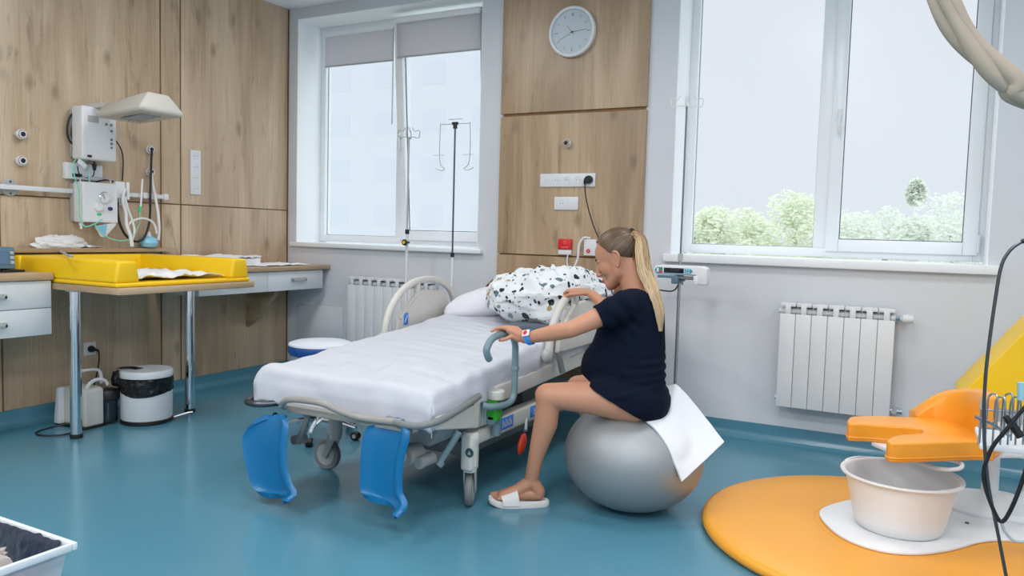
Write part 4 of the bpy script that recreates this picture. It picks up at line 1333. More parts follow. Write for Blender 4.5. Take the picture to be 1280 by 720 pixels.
# blue foot supports
def stirrup(y0, rows, name='foot_support'):
    """rows of (left, right) photo-measured outline lying in the support's own upright plane; dish-shaped"""
    P = []
    nr, nc = 40, 44
    L = sp([V((a, b, 0)) for (a, b), _ in rows], 8)
    R_ = sp([V((a, b, 0)) for _, (a, b) in rows], 8)
    def pt(u, v):
        i = v * (len(L) - 1)
        k = min(int(i), len(L) - 2)
        f = i - k
        l = L[k].lerp(L[k + 1], f)
        r = R_[k].lerp(R_[k + 1], f)
        q = l.lerp(r, u)
        p = at(q.x, q.y, 'y', y0)
        e = (abs(2 * u - 1)) ** 3
        p.y -= .03 * e
        p.y -= .045 * max(0, (v - .78) / .22) ** 2 * u
        p.y += .05 * (1 - v) ** 3
        c_ = max(0, (u - .80) / .20)
        p.y -= .035 * math.sin(c_ * PI / 2) - .03 * c_ ** 4
        return p
    o = obj(name, MB().grid(pt, nc, nr), 'blue', bed, solid=.022, bevel=0, keep=False)
    md = o.modifiers.new('b', 'BEVEL')
    md.width = .008
    md.segments = 3
    md.limit_method = 'ANGLE'
    md.angle_limit = math.radians(50)
    bake(o)
    o.data.polygons.foreach_set('use_smooth', [True] * len(o.data.polygons))
    return o
s1 = stirrup(-2.36, [((327, 523), (352, 522)), ((313, 531), (361, 529)), ((307, 545), (363, 545)), ((309, 562), (363, 563)), ((315, 585), (367, 587)), ((321, 604), (373, 603)), ((330, 614), (379, 615)), ((343, 618), (374, 621))])
s2 = stirrup(-2.35, [((474, 526), (500, 529)), ((460, 534), (511, 534)), ((456, 545), (514, 546)), ((455, 565), (510, 567)), ((455, 590), (508, 590)), ((456, 610), (509, 612)), ((464, 619), (516, 628)), ((480, 624), (511, 639))])
obj('stirrup_arm', MB().tube([(2.36, -2.30, .42), (2.335, -2.30, .36), (2.27, -2.27, .265)], .014, 10), 'mgrey', bed)
obj('stirrup_bracket', MB().tube([(2.24, -2.27, .27), (2.30, -2.26, .285)], .02, 10), 'mgrey', bed)
obj('stirrup_knob', MB().ell(at(344, 521, 'y', -2.26), (.016, .014, .02)), 'black', bed)
obj('stirrup_arm', MB().tube([(2.78, -2.27, .42), (2.78, -2.26, .33)], .016, 10), 'mgrey', bed)
obj('stirrup_bracket', MB().tube([(2.74, -2.25, .28), (2.82, -2.25, .28)], .024, 10), 'lgrey', bed)

# ---- bedding
def sheet_pt(u, v):
    # u across (0 left hang .. 1 right hang), v along (0 foot hang .. 1 head)
    W = BX1 - BX0
    hl, hr, hf = .13, .125, .13
    s = u * (hl + W + hr) - hl
    L = 2.05
    q = v * (hf + L) - hf
    y = -2.285 + max(0, q)
    dx = 0
    x = BX0 + min(max(s, 0), W)
    if s < 0: dx = -s
    if s > W: dx = s - W
    dy = -q if q < 0 else 0
    if dx and y < -1.9:
        k = (y + 2.285) / .4
        dx *= 1 - .12 * max(0, k)
    # hanging depth lessens towards the head on the left where it is tucked
    drop = max(dx, dy) if min(dx, dy) == 0 else (dx ** 4 + dy ** 4) ** .25
    # rounded edges
    ex = min(s, W - s) if 0 <= s <= W else 0
    ey = q if q > 0 else 0
    r = .04
    z = zt(y)
    rd = 0
    for e_ in (ex, ey):
        if e_ < r:
            rd += r * (1 - math.sqrt(max(0, 1 - (1 - e_ / r) ** 2))) * .55
    z -= min(rd, .035)
    z -= drop
    out = .012 * min(1, drop / .05) + .012 * nz3((x * 9, y * 9, drop * 10), 1) * min(1, drop / .03)
    if s < 0: x -= out
    if s > W: x += out
    if q < 0: y -= out
    # left foot corner flares out as a pointed ear
    if s < .08 and q < .12:
        k = (1 - max(0, s) / .08) * (1 - max(0, q) / .12)
        x -= .022 * k * (1 - min(1, drop / .13) * .4)
        z += .012 * k
    # folds: long ones running across towards the grip, plus wrinkles
    top = 1 if drop == 0 else .5
    f = .010 * nz3((x * 2.2 - y * 1.2, y * 1.1 + x * .8, 1), 1.6) + .007 * nz3((x * 3 + y * 9, y * 7 - x * 3, 5), 1.1)
    pull_ = math.exp(-((x - 2.75) ** 2 / .12 + (y + 1.15) ** 2 / .35))
    f += .018 * pull_ * nz3((x * 2 + y * 4, (y + x * .22) * 22, 3), 1)
    f += .004 * (1 - abs(nz3((x * 1.6 + 4, (y + .35 * x) * 13, 6), 1)) * 3) * max(0, nz3((x * 2, y * 2, 9), 1) + .25)
    f += .012 * math.exp(-((y + 2.05) ** 2) / .06) * nz3((x * 14 + y * 5, y * 6, 8), 1)
    return V((x, y, z + f * top + .004))
obj('bed_sheet', MB().grid(sheet_pt, 110, 190), 'sheet', solid=.004, label='white fitted sheet stretched over the mattress of the birthing bed', cat='sheet', ang=180)

def cushion(name, c, size, seed, m_, label, cat, rotz=0, tilt_=0, n=60, puff=1.0):
    R = Matrix.Rotation(rotz, 3, 'Z') @ Matrix.Rotation(tilt_, 3, 'Y')
    def fn(u, v):
        a, b = u * 2 * PI, (v - .5) * PI
        ca, sa, cb, sb = math.cos(a), math.sin(a), math.cos(b), math.sin(b)
        pw = lambda t, e: math.copysign(abs(t) ** e, t)
        x, y, z = pw(ca, .42) * pw(cb, .75), pw(sa, .42) * pw(cb, .75), pw(sb, .85)
        h = 1 + .05 * nz3((x * 2, y * 2, z), 1.2, seed)
        fold = .10 * nz3((x * 2.5, y * 6, z * 2), 1.1, seed + 4)
        z *= (1 - .35 * (abs(x * y)) ** 1.5) * (1 + fold)
        return V(c) + R @ V((x * size[0] * h, y * size[1] * h, z * size[2]))
    return obj(name, MB().grid(fn, n, n // 2, cu=True), m_, label=label, cat=cat, ang=180)
cushion('pillow', (2.36, -.56, .785), (.34, .28, .105), 3, 'pillow', 'plain white pillow at the head of the bed beside the patterned duvet', 'pillow', rotz=.06, tilt_=-.22)
# patterned duvet heap
def duvet(u, v):
    a, b = u * 2 * PI, (v - .5) * PI * .999
    ca, sa, cb, sb = math.cos(a), math.sin(a), math.cos(b), math.sin(b)
    pw = lambda t, e: math.copysign(abs(t) ** e, t)
    x, y, z = pw(ca, .7) * pw(cb, .7), pw(sa, .7) * pw(cb, .7), pw(sb, .8)
    d = V((x, y, z))
    h = 1.02 + .10 * nz3(d, 1.6, 2) + .05 * nz3(d, 4, 7)
    ridge = .05 * abs(nz3((x * 2 + y, y * 3.5 - x, z * 2), 1.3, 11)) + .022 * nz3((x * 6, y * 9, z * 5), 1.2, 3)
    p = V((x * .315 * h, y * .34 * h, z * (.155 + .02 * math.sin(x * 2)) * h + ridge * (1 if z > -.2 else .3)))
    p = Matrix.Rotation(math.radians(-8), 3, 'Z') @ p
    q = V((2.735, -.72, .835)) + p
    # front-left flap hangs over the pillow side, underside lies on the sheet
    q.z = max(q.z, zt(q.y) + .012 + .012 * abs(nz3((q.x * 9, q.y * 9, 0), 1)))
    if q.x > 2.985 and q.z < .86:
        q.x = 2.985 - .004 * abs(nz3(q, 8))
    return q
obj('duvet', MB().grid(duvet, 150, 80, cu=True), 'terrazzo', label='bunched duvet with a dark chip terrazzo print at the head of the bed', cat='duvet', ang=180)
obj('folded_blanket', MB().prism([(2.66, -1.12, .680), (2.93, -1.03, .688), (2.95, -.70, .715), (2.72, -.70, .715)], (0, 0, .035)), mat('slate_blanket', (92, 102, 114), .9), label='slate grey blanket edge showing beneath the patterned duvet', cat='blanket', bevel=.012, seg=3)

# ================================================================== STOOL
sx, sy = 1.60, -1.385
t = thing('rolling_stool', (sx, sy, 0), 'round rolling stool with a blue seat rim left of the bed', 'stool')
seat = obj('seat', MB().lathe([(.15, .475), (.172, .482), (.183, .498), (.184, .525), (.178, .54)], (sx, sy, 0), 48), 'blueseat', t)
obj('seat_top', MB().lathe([(.181, .536), (.178, .546), (.15, .556), (.05, .56)], (sx, sy, 0), 48), mat('pale_seat_vinyl', (214, 220, 230), .4), t)
obj('seat_plate', MB().lathe([(.06, .462), (.11, .466), (.11, .476)], (sx, sy, 0), 32), 'black', t)
obj('gas_column', MB().cyl((sx, sy, .09), (sx, sy, .28), .025).cyl((sx, sy, .28), (sx, sy, .465), .014), 'chrome', t)
obj('height_lever', MB().tube([(sx + .01, sy - .02, .46), (sx - .05, sy - .12, .44)], .005, 8), 'black', t)
for k in range(5):
    a = math.radians(-72 + 72 * k + 10)
    d = V((math.cos(a), math.sin(a), 0))
    c0 = V((sx, sy, 0))
    lg = obj('leg', MB().tube([c0 + d * .02 + V((0, 0, .1)), c0 + d * .12 + V((0, 0, .095)), c0 + d * .235 + V((0, 0, .072))], [.018, .013], 10), 'chrome', t)
    e_ = V((-d.y, d.x, 0))
    w0 = c0 + d * .235 + V((0, 0, .025))
    obj('castor', MB().lathe([(.018, -.02), (.025, -.017), (.025, .017), (.018, .02)], w0, 20, e_), 'black', lg)
    obj('castor_hub', MB().lathe([(.012, -.022), (.012, .022)], w0, 14, e_), 'lgrey', lg)
    obj('castor_stem', MB().cyl(w0 + V((0, 0, .02)), w0 + V((0, 0, .05)), .008), 'chrome', lg)

# ================================================================== DRIP STANDS (left window)
def hook_arm(c, ang, l, drop):
    d = V((math.cos(ang), math.sin(ang), 0))
    return sp([c, c + d * l * .5 + V((0, 0, .004)), c + d * l + V((0, 0, 0)), c + d * (l + .004) + V((0, 0, -drop)), c + d * (l - .03) + V((0, 0, -drop - .006)), c + d * (l - .045) + V((0, 0, -drop + .02))], 4)
t = thing('drip_stand', (1.93, -.45, 0), 'slim drip stand with two hanging hook bars in front of the left window', 'drip stand')
tp = at(569, 155, 'y', -.45)
jn = at(565, 318, 'y', -.45)
obj('upper_pole', MB().cyl((tp.x, -.45, jn.z), (tp.x, -.45, tp.z), .0058), 'dsteel', t)
obj('lower_pole', MB().cyl((tp.x, -.45, .12), (tp.x, -.45, jn.z), .009), 'white', t)
obj('pole_collar', MB().cyl((tp.x, -.45, jn.z - .018), (tp.x, -.45, jn.z + .012), .0125), 'black', t)
hd = obj('hook_head', MB().cyl((tp.x, -.45, tp.z - .03), (tp.x, -.45, tp.z + .006), .014).box((tp.x - .02, -.46, tp.z - .004), (tp.x + .02, -.44, tp.z + .012)), 'black', t)
for s_ in (-1, 1):
    X_ = tp.x + s_ * .115
    obj('hook_bar', MB().tube(sp([(tp.x, -.45, tp.z), (X_ - s_ * .015, -.45, tp.z), (X_, -.45, tp.z - .015), (X_, -.45, tp.z - .24), (X_ - s_ * .04, -.45, tp.z - .29), (X_ - s_ * .005, -.45, tp.z - .30), (X_ + s_ * .03, -.45, tp.z - .285)], 4), .0026, 6), 'lgrey', t)
    obj('cross_wire', MB().tube([(X_ - .05, -.45, tp.z - .20), (X_ + .03, -.45, tp.z - .20)], .002, 6), 'lgrey', t)
obj('hook_bar', MB().tube([(tp.x - .05, -.45, tp.z + .03), (tp.x + .05, -.45, tp.z + .032)], .0025, 6), 'lgrey', t)
obj('base_leg', MB().tube([(tp.x - .22, -.36, .03), (tp.x, -.45, .12), (tp.x + .2, -.55, .03)], .011, 8), 'white', t)
obj('base_leg', MB().tube([(tp.x + .1, -.22, .03), (tp.x, -.45, .12), (tp.x - .08, -.68, .03)], .011, 8), 'white', t)
for dx_, dy_ in ((-.22, .09), (.2, -.10), (.1, .23), (-.08, -.23)):
    obj('castor', MB().ell((tp.x + dx_, -.45 + dy_, .02), (.02, .02, .02)), 'black', t)
t = thing('drip_stand', (1.45, -.35, 0), 'white drip stand with a yellow clamp knob beside the centre post of the left window', 'drip stand')
tp = at(511, 172, 'y', -.35)
j2 = at(511, 289, 'y', -.35)
obj('lower_pole', MB().cyl((tp.x, -.35, .12), (tp.x, -.35, j2.z), .0105), 'white', t)
obj('upper_pole', MB().cyl((tp.x, -.35, j2.z), (tp.x, -.35, tp.z), .0065), 'lgrey', t)
obj('pole_collar', MB().cyl((tp.x, -.35, j2.z - .02), (tp.x, -.35, j2.z + .012), .0145), 'black', t)
kn = at(507, 303, 'y', -.38)
k0 = obj('clamp_knob', MB().lathe([(.02, 0), (.023, .006), (.023, .016), (.014, .02)], kn, 7, (0, -1, 0)).cyl(kn + V((0, .04, 0)), kn, .007), 'black', t)
obj('knob_cap', MB().lathe([(.011, .019), (.01, .024)], kn, 14, (0, -1, 0)), 'yellow', k0)
for a_ in (.4, 2.0, 3.5, 5.1):
    obj('hook_arm', MB().tube(hook_arm(V((tp.x, -.35, tp.z)), a_, .07, -.05), .003, 6), 'lgrey', t)
obj('base_leg', MB().tube([(tp.x - .2, -.27, .03), (tp.x, -.35, .12), (tp.x + .2, -.43, .03)], .011, 8), 'white', t)
obj('base_leg', MB().tube([(tp.x + .08, -.15, .03), (tp.x, -.35, .12), (tp.x - .08, -.55, .03)], .011, 8), 'white', t)
for dx_, dy_ in ((-.2, .08), (.2, -.08), (.08, .2), (-.08, -.2)):
    obj('castor', MB().ell((tp.x + dx_, -.35 + dy_, .02), (.02, .02, .02)), 'black', t)
# ================================================================== BALL AND PAD
bcx, bcy = 3.552, -1.525
RB, HB = .308, .238
def ball_pt(u, v):
    a, b = u * 2 * PI, (v - .5) * PI
    r = RB * math.cos(b) ** .92 if math.cos(b) > 0 else 0
    z = HB * math.sin(b)
    # the seat presses a shallow dish into the top, the floor flattens the underside
    z = max(z, -HB * .985)
    p = V((bcx + r * math.cos(a), bcy + r * math.sin(a), HB * .985 + z))
    if z > 0:
        d = (V((p.x, p.y)) - V((bcx + .03, bcy - .0))).length
        p.z -= .02 * max(0, 1 - d / .25)
    return p
t = thing('gym_ball', (bcx, bcy, 0), 'large silver gym ball the woman is sitting on', 'ball')
obj('ball_skin', MB().grid(ball_pt, 96, 60, cu=True), 'ball', t, ang=180)
obj('air_plug', MB().lathe([(.012, 0), (.012, .004)], (bcx + .1, bcy + RB * .93, .27), 14, (.3, 1, 0)), 'white', t)

def ball_z(x, y):
    r = min(1, (V((x, y)) - V((bcx, bcy))).length / RB)
    return HB * .985 + HB * math.cos(math.asin(r)) if r < 1 else HB * .985
# absorbent pad: lies over the ball top, its end hangs down behind right
def pad_pt(u, v):
    # quad corners measured: A front-left near seat, B near-right bottom corner, C far right corner, D far top
    A = V((3.50, -1.70, .475))
    B_ = at(852, 602, 'y', -1.72)
    C_ = at(905, 553, 'y', -1.50)
    D_ = at(842, 486, 'y', -1.36)
    S_ = at(803, 522, 'y', -1.68)   # near edge leaving the seat
    T_ = V((3.52, -1.34, .47))
    if u < .5:
        w_ = u * 2
        p = A.lerp(S_, w_).lerp(V((3.45, -1.38, .46)).lerp(T_, w_), v)
    else:
        w_ = (u - .5) * 2
        e0 = S_.lerp(B_, w_)
        e1 = T_.lerp(D_, min(1, w_ * 2)) if w_ < .5 else D_.lerp(C_, (w_ - .5) * 2)
        p = e0.lerp(e1, v)
        bul = math.sin(w_ * PI) * .03
        p += V((.5, -.3, .8)) * bul
    zb = ball_z(p.x, p.y)
    r = (V((p.x, p.y)) - V((bcx, bcy))).length
    if r < RB * .97:
        p.z = max(p.z, zb + .008)
        if u < .5:
            p.z = min(p.z, zb + .012)
    p.z += .004 * nz3((p.x * 9, p.y * 14, p.z * 9), 1.4) 
    return p
obj('absorbent_pad', MB().grid(pad_pt, 60, 36), 'towel', solid=.008, label='white absorbent pad draped over the silver ball behind the woman', cat='pad', ang=60)

# ================================================================== PERSON
F = V((-.95, -.31, 0)).normalized()
S = V((.31, -.95, 0)).normalized()
Z3 = V((0, 0, 1))
RM = Matrix((F, S, Z3)).transposed()
def pw_(px, py, y):
    return at(px, py, 'y', y)
def voxel(mb, name, size, smooth_it, fac=.5):
    me = bpy.data.meshes.new(name)
    me.from_pydata([tuple(p) for p in mb.v], [], mb.f)
    me.update()
    fix_normals(me)
    o = bpy.data.objects.new(name, me)
    COL.objects.link(o)
    md = o.modifiers.new('r', 'REMESH')
    md.mode = 'VOXEL'
    md.voxel_size = size
    if smooth_it:
        s_ = o.modifiers.new('s', 'SMOOTH')
        s_.factor = fac
        s_.iterations = smooth_it
    bake(o)
    out = MB()
    out.v = [V(v.co) for v in o.data.vertices]
    out.f = [tuple(p.vertices) for p in o.data.polygons]
    out.mi = [0] * len(out.f)
    me = o.data
    bpy.data.objects.remove(o)
    bpy.data.meshes.remove(me)
    return out
YM = -1.555
pel = pw_(793, 492, YM)
lower = pw_(802, 499, YM + .0)
belly = pw_(764, 459, YM)
waist = pw_(790, 442, YM)
chest = pw_(787, 408, YM)
upb = pw_(799, 387, YM)
nb = pw_(798, 366, YM)
nt_ = pw_(788, 338, YM)
hip_n, hip_f = pel + S * .10 + V((0, 0, -.018)), pel - S * .10
kn_n, kn_f = pw_(686, 494, -1.80), pw_(722, 483, -1.33)
an_n = pw_(664, 600, -1.765)
an_f = V((3.36, -1.30, .085))
sh_n, sh_f = pw_(786, 381, YM) + S * .165 + V((-.0, 0, .0)), pw_(786, 381, YM) - S * .165
sh_n = at(781, 382, 'y', -1.71)
el_n = at(713, 412, 'y', -1.83)
wr_n = V((3.135, -1.815, .752))
el_f = at(778, 402, 'y', -1.30)
wr_f = at(739, 367, 'y', -1.12)

def torso(mb, g=0):
    e = lambda c, r: mb.ell(c, (r[0] + g, r[1] + g, r[2] + g), RM, 24, 16)
    e(pel, (.135, .165, .105))
    e(lower - F * .0, (.115, .16, .095))
    e(belly, (.118, .135, .125))
    e(waist, (.105, .135, .12))
    e(chest, (.105, .14, .125))
    e(upb, (.09, .15, .085))
    for s_ in (-1, 1):
        e(chest + F * .062 + S * .062 * s_ + V((0, 0, .0)), (.06, .06, .062))
    return mb
body = MB()
torso(body)
body.cap(nb - V((0, 0, .03)), nt_, .062, .054)
body.cap(upb + S * .06 + V((0, 0, .02)), sh_n - V((0, 0, .0)), .07, .052)
body.cap(upb - S * .06 + V((0, 0, .02)), sh_f - V((0, 0, .0)), .07, .052)
def limb(pts):
    for (a, ra), (b, rb) in zip(pts, pts[1:]):
        body.cap(a, b, ra, rb, 20)
# near leg
thm = hip_n.lerp(kn_n, .5) + V((0, 0, .004))
limb([(hip_n, .09), (thm, .072), (kn_n, .054)])
calf = kn_n.lerp(an_n, .32) - F * .012
limb([(kn_n, .052), (calf, .053), (kn_n.lerp(an_n, .7), .036), (an_n, .031)])
body.ell(kn_n + F * .012, (.05, .046, .05), RM)
# far leg
thf = hip_f.lerp(kn_f, .5)
limb([(hip_f, .09), (thf, .072), (kn_f, .054)])
limb([(kn_f, .052), (kn_f.lerp(an_f, .32) - F * .012, .053), (kn_f.lerp(an_f, .7), .036), (an_f, .031)])
# near arm, far arm
limb([(sh_n, .05), (sh_n.lerp(el_n, .5), .043), (el_n, .036), (el_n.lerp(wr_n, .3), .037), (wr_n, .0245)])
limb([(sh_f, .05), (sh_f.lerp(el_f, .5), .042), (el_f, .036), (el_f.lerp(wr_f, .3), .036), (wr_f, .0235)])
# head
TL = math.radians(27)
HTURN = -17
HS = 1.06
hf = (F * math.cos(TL) - Z3 * math.sin(TL))
hf = Matrix.Rotation(math.radians(HTURN), 3, 'Z') @ hf
hl = V((-hf.y, hf.x, 0)).normalized()        # her left is towards the camera
if hl.dot(S) < 0:
    hl = -hl
hu = hf.cross(hl)
if hu.z < 0:
    hu = -hu
HO = at(774, 322, 'y', YM)
HM = Matrix((hf, hl, hu)).transposed()
def HP(f, l, u):
    return HO + (hf * f + hl * l + hu * u) * HS
def hell(c, r, n=20, m_=14, mb=None):
    (mb or fine).ell(HP(*c), tuple(q * HS for q in r), HM, n, m_)
def hcap(a, b, ra, rb, mb=None):
    (mb or fine).cap(HP(*a), HP(*b), ra * HS, rb * HS, 14)
B_ = body
hell((-.008, 0, .032), (.096, .075, .086), 32, 22, B_)
hell((.036, 0, .035), (.056, .062, .060), 24, 16, B_)
hell((.038, 0, -.018), (.056, .058, .078), 24, 18, B_)
hell((.040, 0, -.050), (.050, .046, .050), 24, 18, B_)
hcap((.082, 0, -.090), (.080, 0, -.082), .024, .024, B_)
for s_ in (-1, 1):
    hcap((.074, .012 * s_, -.088), (.016, .045 * s_, -.060), .023, .024, B_)
    hcap((.016, .045 * s_, -.060), (.0, .050 * s_, -.015), .024, .026, B_)
    hell((.050, .030 * s_, -.020), (.040, .030, .040), mb=B_)
body.cap(nb + V((0, 0, -.01)), HP(-.030, 0, -.035), .056, .056, 20)
body.cap(nb.lerp(HP(0, 0, -.05), .7), HP(.025, 0, -.062), .042, .036, 20)
base = voxel(body, 'b', .006, 12)


# fine pass: head, hands, feet
fine = MB()
fine.v, fine.f, fine.mi = base.v, base.f, base.mi
# feet
def foot(an, toe_dir, hz):
    d = V(toe_dir).normalized()
    sd = V((-d.y, d.x, 0))
    heel = V((an.x, an.y, hz + .028)) - d * .035
    fine.cap(an, heel + V((0, 0, .012)), .031, .029)
    fine.cap(heel, heel + d * .06, .027, .026)
    mid = V((an.x, an.y, hz + .045)) + d * .06
    fine.cap(an + V((0, 0, -.008)), mid, .032, .027)
    bl = V((an.x, an.y, hz + .024)) + d * .125
    fine.cap(mid, bl + sd * .012, .028, .021)
    fine.cap(mid, bl - sd * .018, .026, .019)
    fine.cap(heel + d * .04, bl, .024, .022)
    for k in range(5):
        o_ = (-2 + k) * .0165
        L = (.062, .06, .054, .047, .04)[k if d.y < -.5 or True else 4 - k]
        r = (.0125, .0095, .009, .0085, .008)[k]
        a = bl + sd * o_ * .9 + V((0, 0, -.006))
        b = a + d * (L - .018) + V((0, 0, -.003))
        fine.cap(a, b, r + .002, r)
ft_n = V((-.80, -.50, 0)).normalized()
foot(an_n, ft_n, .024)
foot(an_f, (-.95, -.2, 0), .024)
# hands: list of finger polylines
def fingers(palm, chains, thumb):
    for a, b, ra, rb in palm:
        fine.cap(a, b, ra, rb, 12)
    for ch in chains + [thumb]:
        r0 = .0092 if ch is not thumb else .0108
        n_ = len(ch) - 1
        for i in range(n_):
            fine.cap(ch[i], ch[i + 1], r0 * (1 - .10 * i), r0 * (1 - .10 * (i + 1)), 10)
K = [V((3.082, -1.872, .793)), V((3.086, -1.851, .797)), V((3.09, -1.830, .797)), V((3.096, -1.809, .793))]
palm = [(wr_n, k + V((.004, 0, -.006)), .020, .012) for k in K]
palm += [(wr_n + V((-.02, -.02, 0)), K[0] + V((.008, .01, -.014)), .018, .012), (K[0] + V((.004, 0, -.006)), K[3] + V((.0, 0, -.006)), .012, .012)]
ch = [[K[0], V((3.064, -1.905, .800)), V((3.056, -1.935, .798)), V((3.052, -1.958, .790))]]
for i, (k, yy) in enumerate(zip(K[1:], (-1.872, -1.850, -1.828))):
    ch.append([k, V((3.052, yy, .797)), V((3.033, yy - .004, .777)), V((3.042, yy - .004, .757))])
thumb = [wr_n + V((-.022, -.03, .0)), V((3.098, -1.868, .762)), V((3.082, -1.893, .751)), V((3.068, -1.910, .748))]
fingers(palm, ch, thumb)
# far hand resting over the right side rail
hc = at(720, 364, 'y', -1.10)
hv = (hc - wr_f).normalized()
hs = V((.35, .9, .1)).normalized()
K2 = [hc + hs * o_ + V((0, 0, .002)) for o_ in (-.03, -.01, .01, .028)]
palm = [(wr_f, k, .018, .0115) for k in K2] + [(K2[0], K2[3], .0115, .0115)]
ch = []
for i, k in enumerate(K2):
    l_ = (.030, .034, .032, .026)[i]
    ch.append([k, k + hv * l_ + V((0, 0, .001)), k + hv * (l_ + .018) + V((0, 0, -.014)), k + hv * (l_ + .020) + V((0, 0, -.034))])
thumb = [wr_f + hv * .025 - hs * .015, hc - hs * .04 + hv * .008 + V((0, 0, -.014)), hc - hs * .045 + hv * .028 + V((0, 0, -.026)), hc - hs * .040 + hv * .042 + V((0, 0, -.036))]
fingers(palm, ch, thumb)
for s_ in (-1, 1):
    hcap((.087, .012 * s_, .019), (.074, .040 * s_, .019), .0095, .0085)      # brow ridge
    hell((.072, .031 * s_, .003), (.0135, .0150, .0110))                      # closed lid over eyeball
    hell((.101, .0115 * s_, -.034), (.0095, .0065, .0065), 12, 8)            # nostril wing
hcap((.089, 0, .010), (.112, 0, -.026), .0080, .0105)   # nose bridge and tip
hell((.114, 0, -.029), (.0105, .0105, .009))
hell((.095, 0, -.058), (.0125, .021, .0090))           # upper lip mass
hell((.092, 0, -.069), (.0120, .017, .0085))           # lower lip mass
# ears
for s_ in (-1, 1):
    rim_ = [(-.002, .070, .012), (-.014, .078, .022), (-.026, .083, .014), (-.029, .083, -.004), (-.021, .080, -.022), (-.010, .073, -.034), (-.003, .070, -.026)]
    rim_ = [(a, b * s_, c_) for a, b, c_ in rim_]
    for a, b in zip(rim_, rim_[1:]):
        hcap(a, b, .0052, .0052)
    hell((-.012, .072 * s_, -.004), (.014, .006, .022), 14, 10)
    hell((-.007, .073 * s_, -.034), (.0075, .005, .009), 12, 8)
full = voxel(fine, 'f', .0034, 3, .5)
person = thing('person', (bcx, bcy, 0), 'pregnant woman in a navy T-shirt with a long blonde ponytail sitting on the silver ball', 'person')
obj('body', full, 'skin', person, ang=180, keep=True)

# T-shirt
sh = MB()
torso(sh, .014)
sh.cap(upb + S * .06 + V((0, 0, .02)), sh_n, .082, .066)
sh.cap(upb - S * .06 + V((0, 0, .02)), sh_f, .082, .066)
sh.cap(sh_n, sh_n.lerp(el_n, .42), .066, .056, 20)
sh.cap(sh_f, sh_f.lerp(el_f, .42), .066, .056, 20)
sh.cap(nb - V((0, 0, .055)) - F * .008, nb + V((0, 0, -.008)) - F * .012, .085, .068, 20)
sh.ell(belly.lerp(pel, .45) + V((0, 0, -.01)), (.135, .16, .11), RM)
sh.ell(lower - F * .006 + V((0, 0, -.012)), (.122, .172, .10), RM)
# loose cloth: one straight fall over the back, one over bust and belly
sh.cap(pw_(796, 392, YM) - S * .04, pw_(797, 478, YM) - S * .05, .118, .118, 24)
sh.cap(pw_(796, 392, YM) + S * .04, pw_(797, 478, YM) + S * .05, .118, .118, 24)
sh.cap(pw_(779, 410, YM) + S * .03, pw_(767, 455, YM) + S * .03, .105, .125, 24)
sh.cap(pw_(779, 410, YM) - S * .03, pw_(767, 455, YM) - S * .03, .105, .125, 24)
# skirt of the shirt over both thighs
for h_, k_ in ((hip_n, kn_n), (hip_f, kn_f)):
    sh.cap(h_ + V((0, 0, .008)), h_.lerp(k_, .40) + V((0, 0, .006)), .108, .086, 24)
shm = voxel(sh, 's', .0065, 34, .6)
# folds
out = []
import bmesh
me = bpy.data.meshes.new('tmp')
me.from_pydata([tuple(p) for p in shm.v], [], shm.f)
me.update()
vn = [V(v.normal) for v in me.vertices]
for p, nn in zip(shm.v, vn):
    l_ = (p - waist)
    a_ = l_.dot(F)
    zz = p.z
    low = max(0, min(1, (waist.z + .05 - zz) / .12))
    bk = .5 - .5 * max(-1, min(1, a_ / .12))            # 1 at the back, 0 at the belly
    n1 = nz3((a_ * 5, l_.dot(S) * 5, zz * 4), 1, 3)
    w_ = .0065 * low * (.25 + .75 * bk) * math.sin(zz * 150 + a_ * 26 + 5 * n1) * max(0, .35 + n1 * 1.4)
    w_ += .006 * nz3((p.x * 9, p.y * 9, p.z * 6), 1.2)
    ds = (p - sh_n.lerp(el_n, .10) + V((0, 0, .05))).length
    w_ += .009 * math.exp(-(ds / .12) ** 2) * math.sin((p.x * 55 + p.z * 75) + 4 * nz3(p, 7)) * .7
    w_ += .004 * math.sin(p.z * 80 + p.x * 30 + 6 * n1) * math.exp(-((a_ - .02) / .07) ** 2) * max(0, .3 + n1)
    out.append(p + nn * w_)
shm.v = out
bpy.data.meshes.remove(me)
# open the neck, sleeve ends and hem with clean plane cuts
HEM0, HEM1 = pw_(741, 481, -1.70), pw_(801, 523, -1.70)
HEMN = (HEM1 - HEM0).cross(S).normalized()
if HEMN.z < 0:
    HEMN = -HEMN
nax = (HP(-.02, 0, -.05) - nb).normalized()
cuts = [(nb - nax * .012, nax, .10)]
for s0, e0 in ((sh_n, el_n), (sh_f, el_f)):
    ax = (e0 - s0).normalized()
    cuts.append((s0 + ax * ((e0 - s0).length * .42 + .016), ax, .085))
cuts.append((HEM0, -HEMN, 9))
bm = bmesh.new()
me = bpy.data.meshes.new('tmp')
me.from_pydata([tuple(p) for p in shm.v], [], shm.f)
bm.from_mesh(me)
for c0, ax, rad in cuts:
    bmesh.ops.bisect_plane(bm, geom=bm.verts[:] + bm.edges[:] + bm.faces[:], plane_co=c0, plane_no=ax)
    dead = []
    for f in bm.faces:
        q = f.calc_center_median() - c0
        if q.dot(ax) > 0 and (q - ax * q.dot(ax)).length < rad:
            dead.append(f)
    bmesh.ops.delete(bm, geom=dead, context='FACES')
bm.verts.ensure_lookup_table()
bm.verts.index_update()
shm = MB()
shm.v = [V(v.co) for v in bm.verts]
shm.f = [tuple(v.index for v in f.verts) for f in bm.faces]
shm.mi = [0] * len(shm.f)
bm.free()
bpy.data.meshes.remove(me)
obj('shirt', shm, 'shirt', person, ang=180, keep=True, solid=.003)

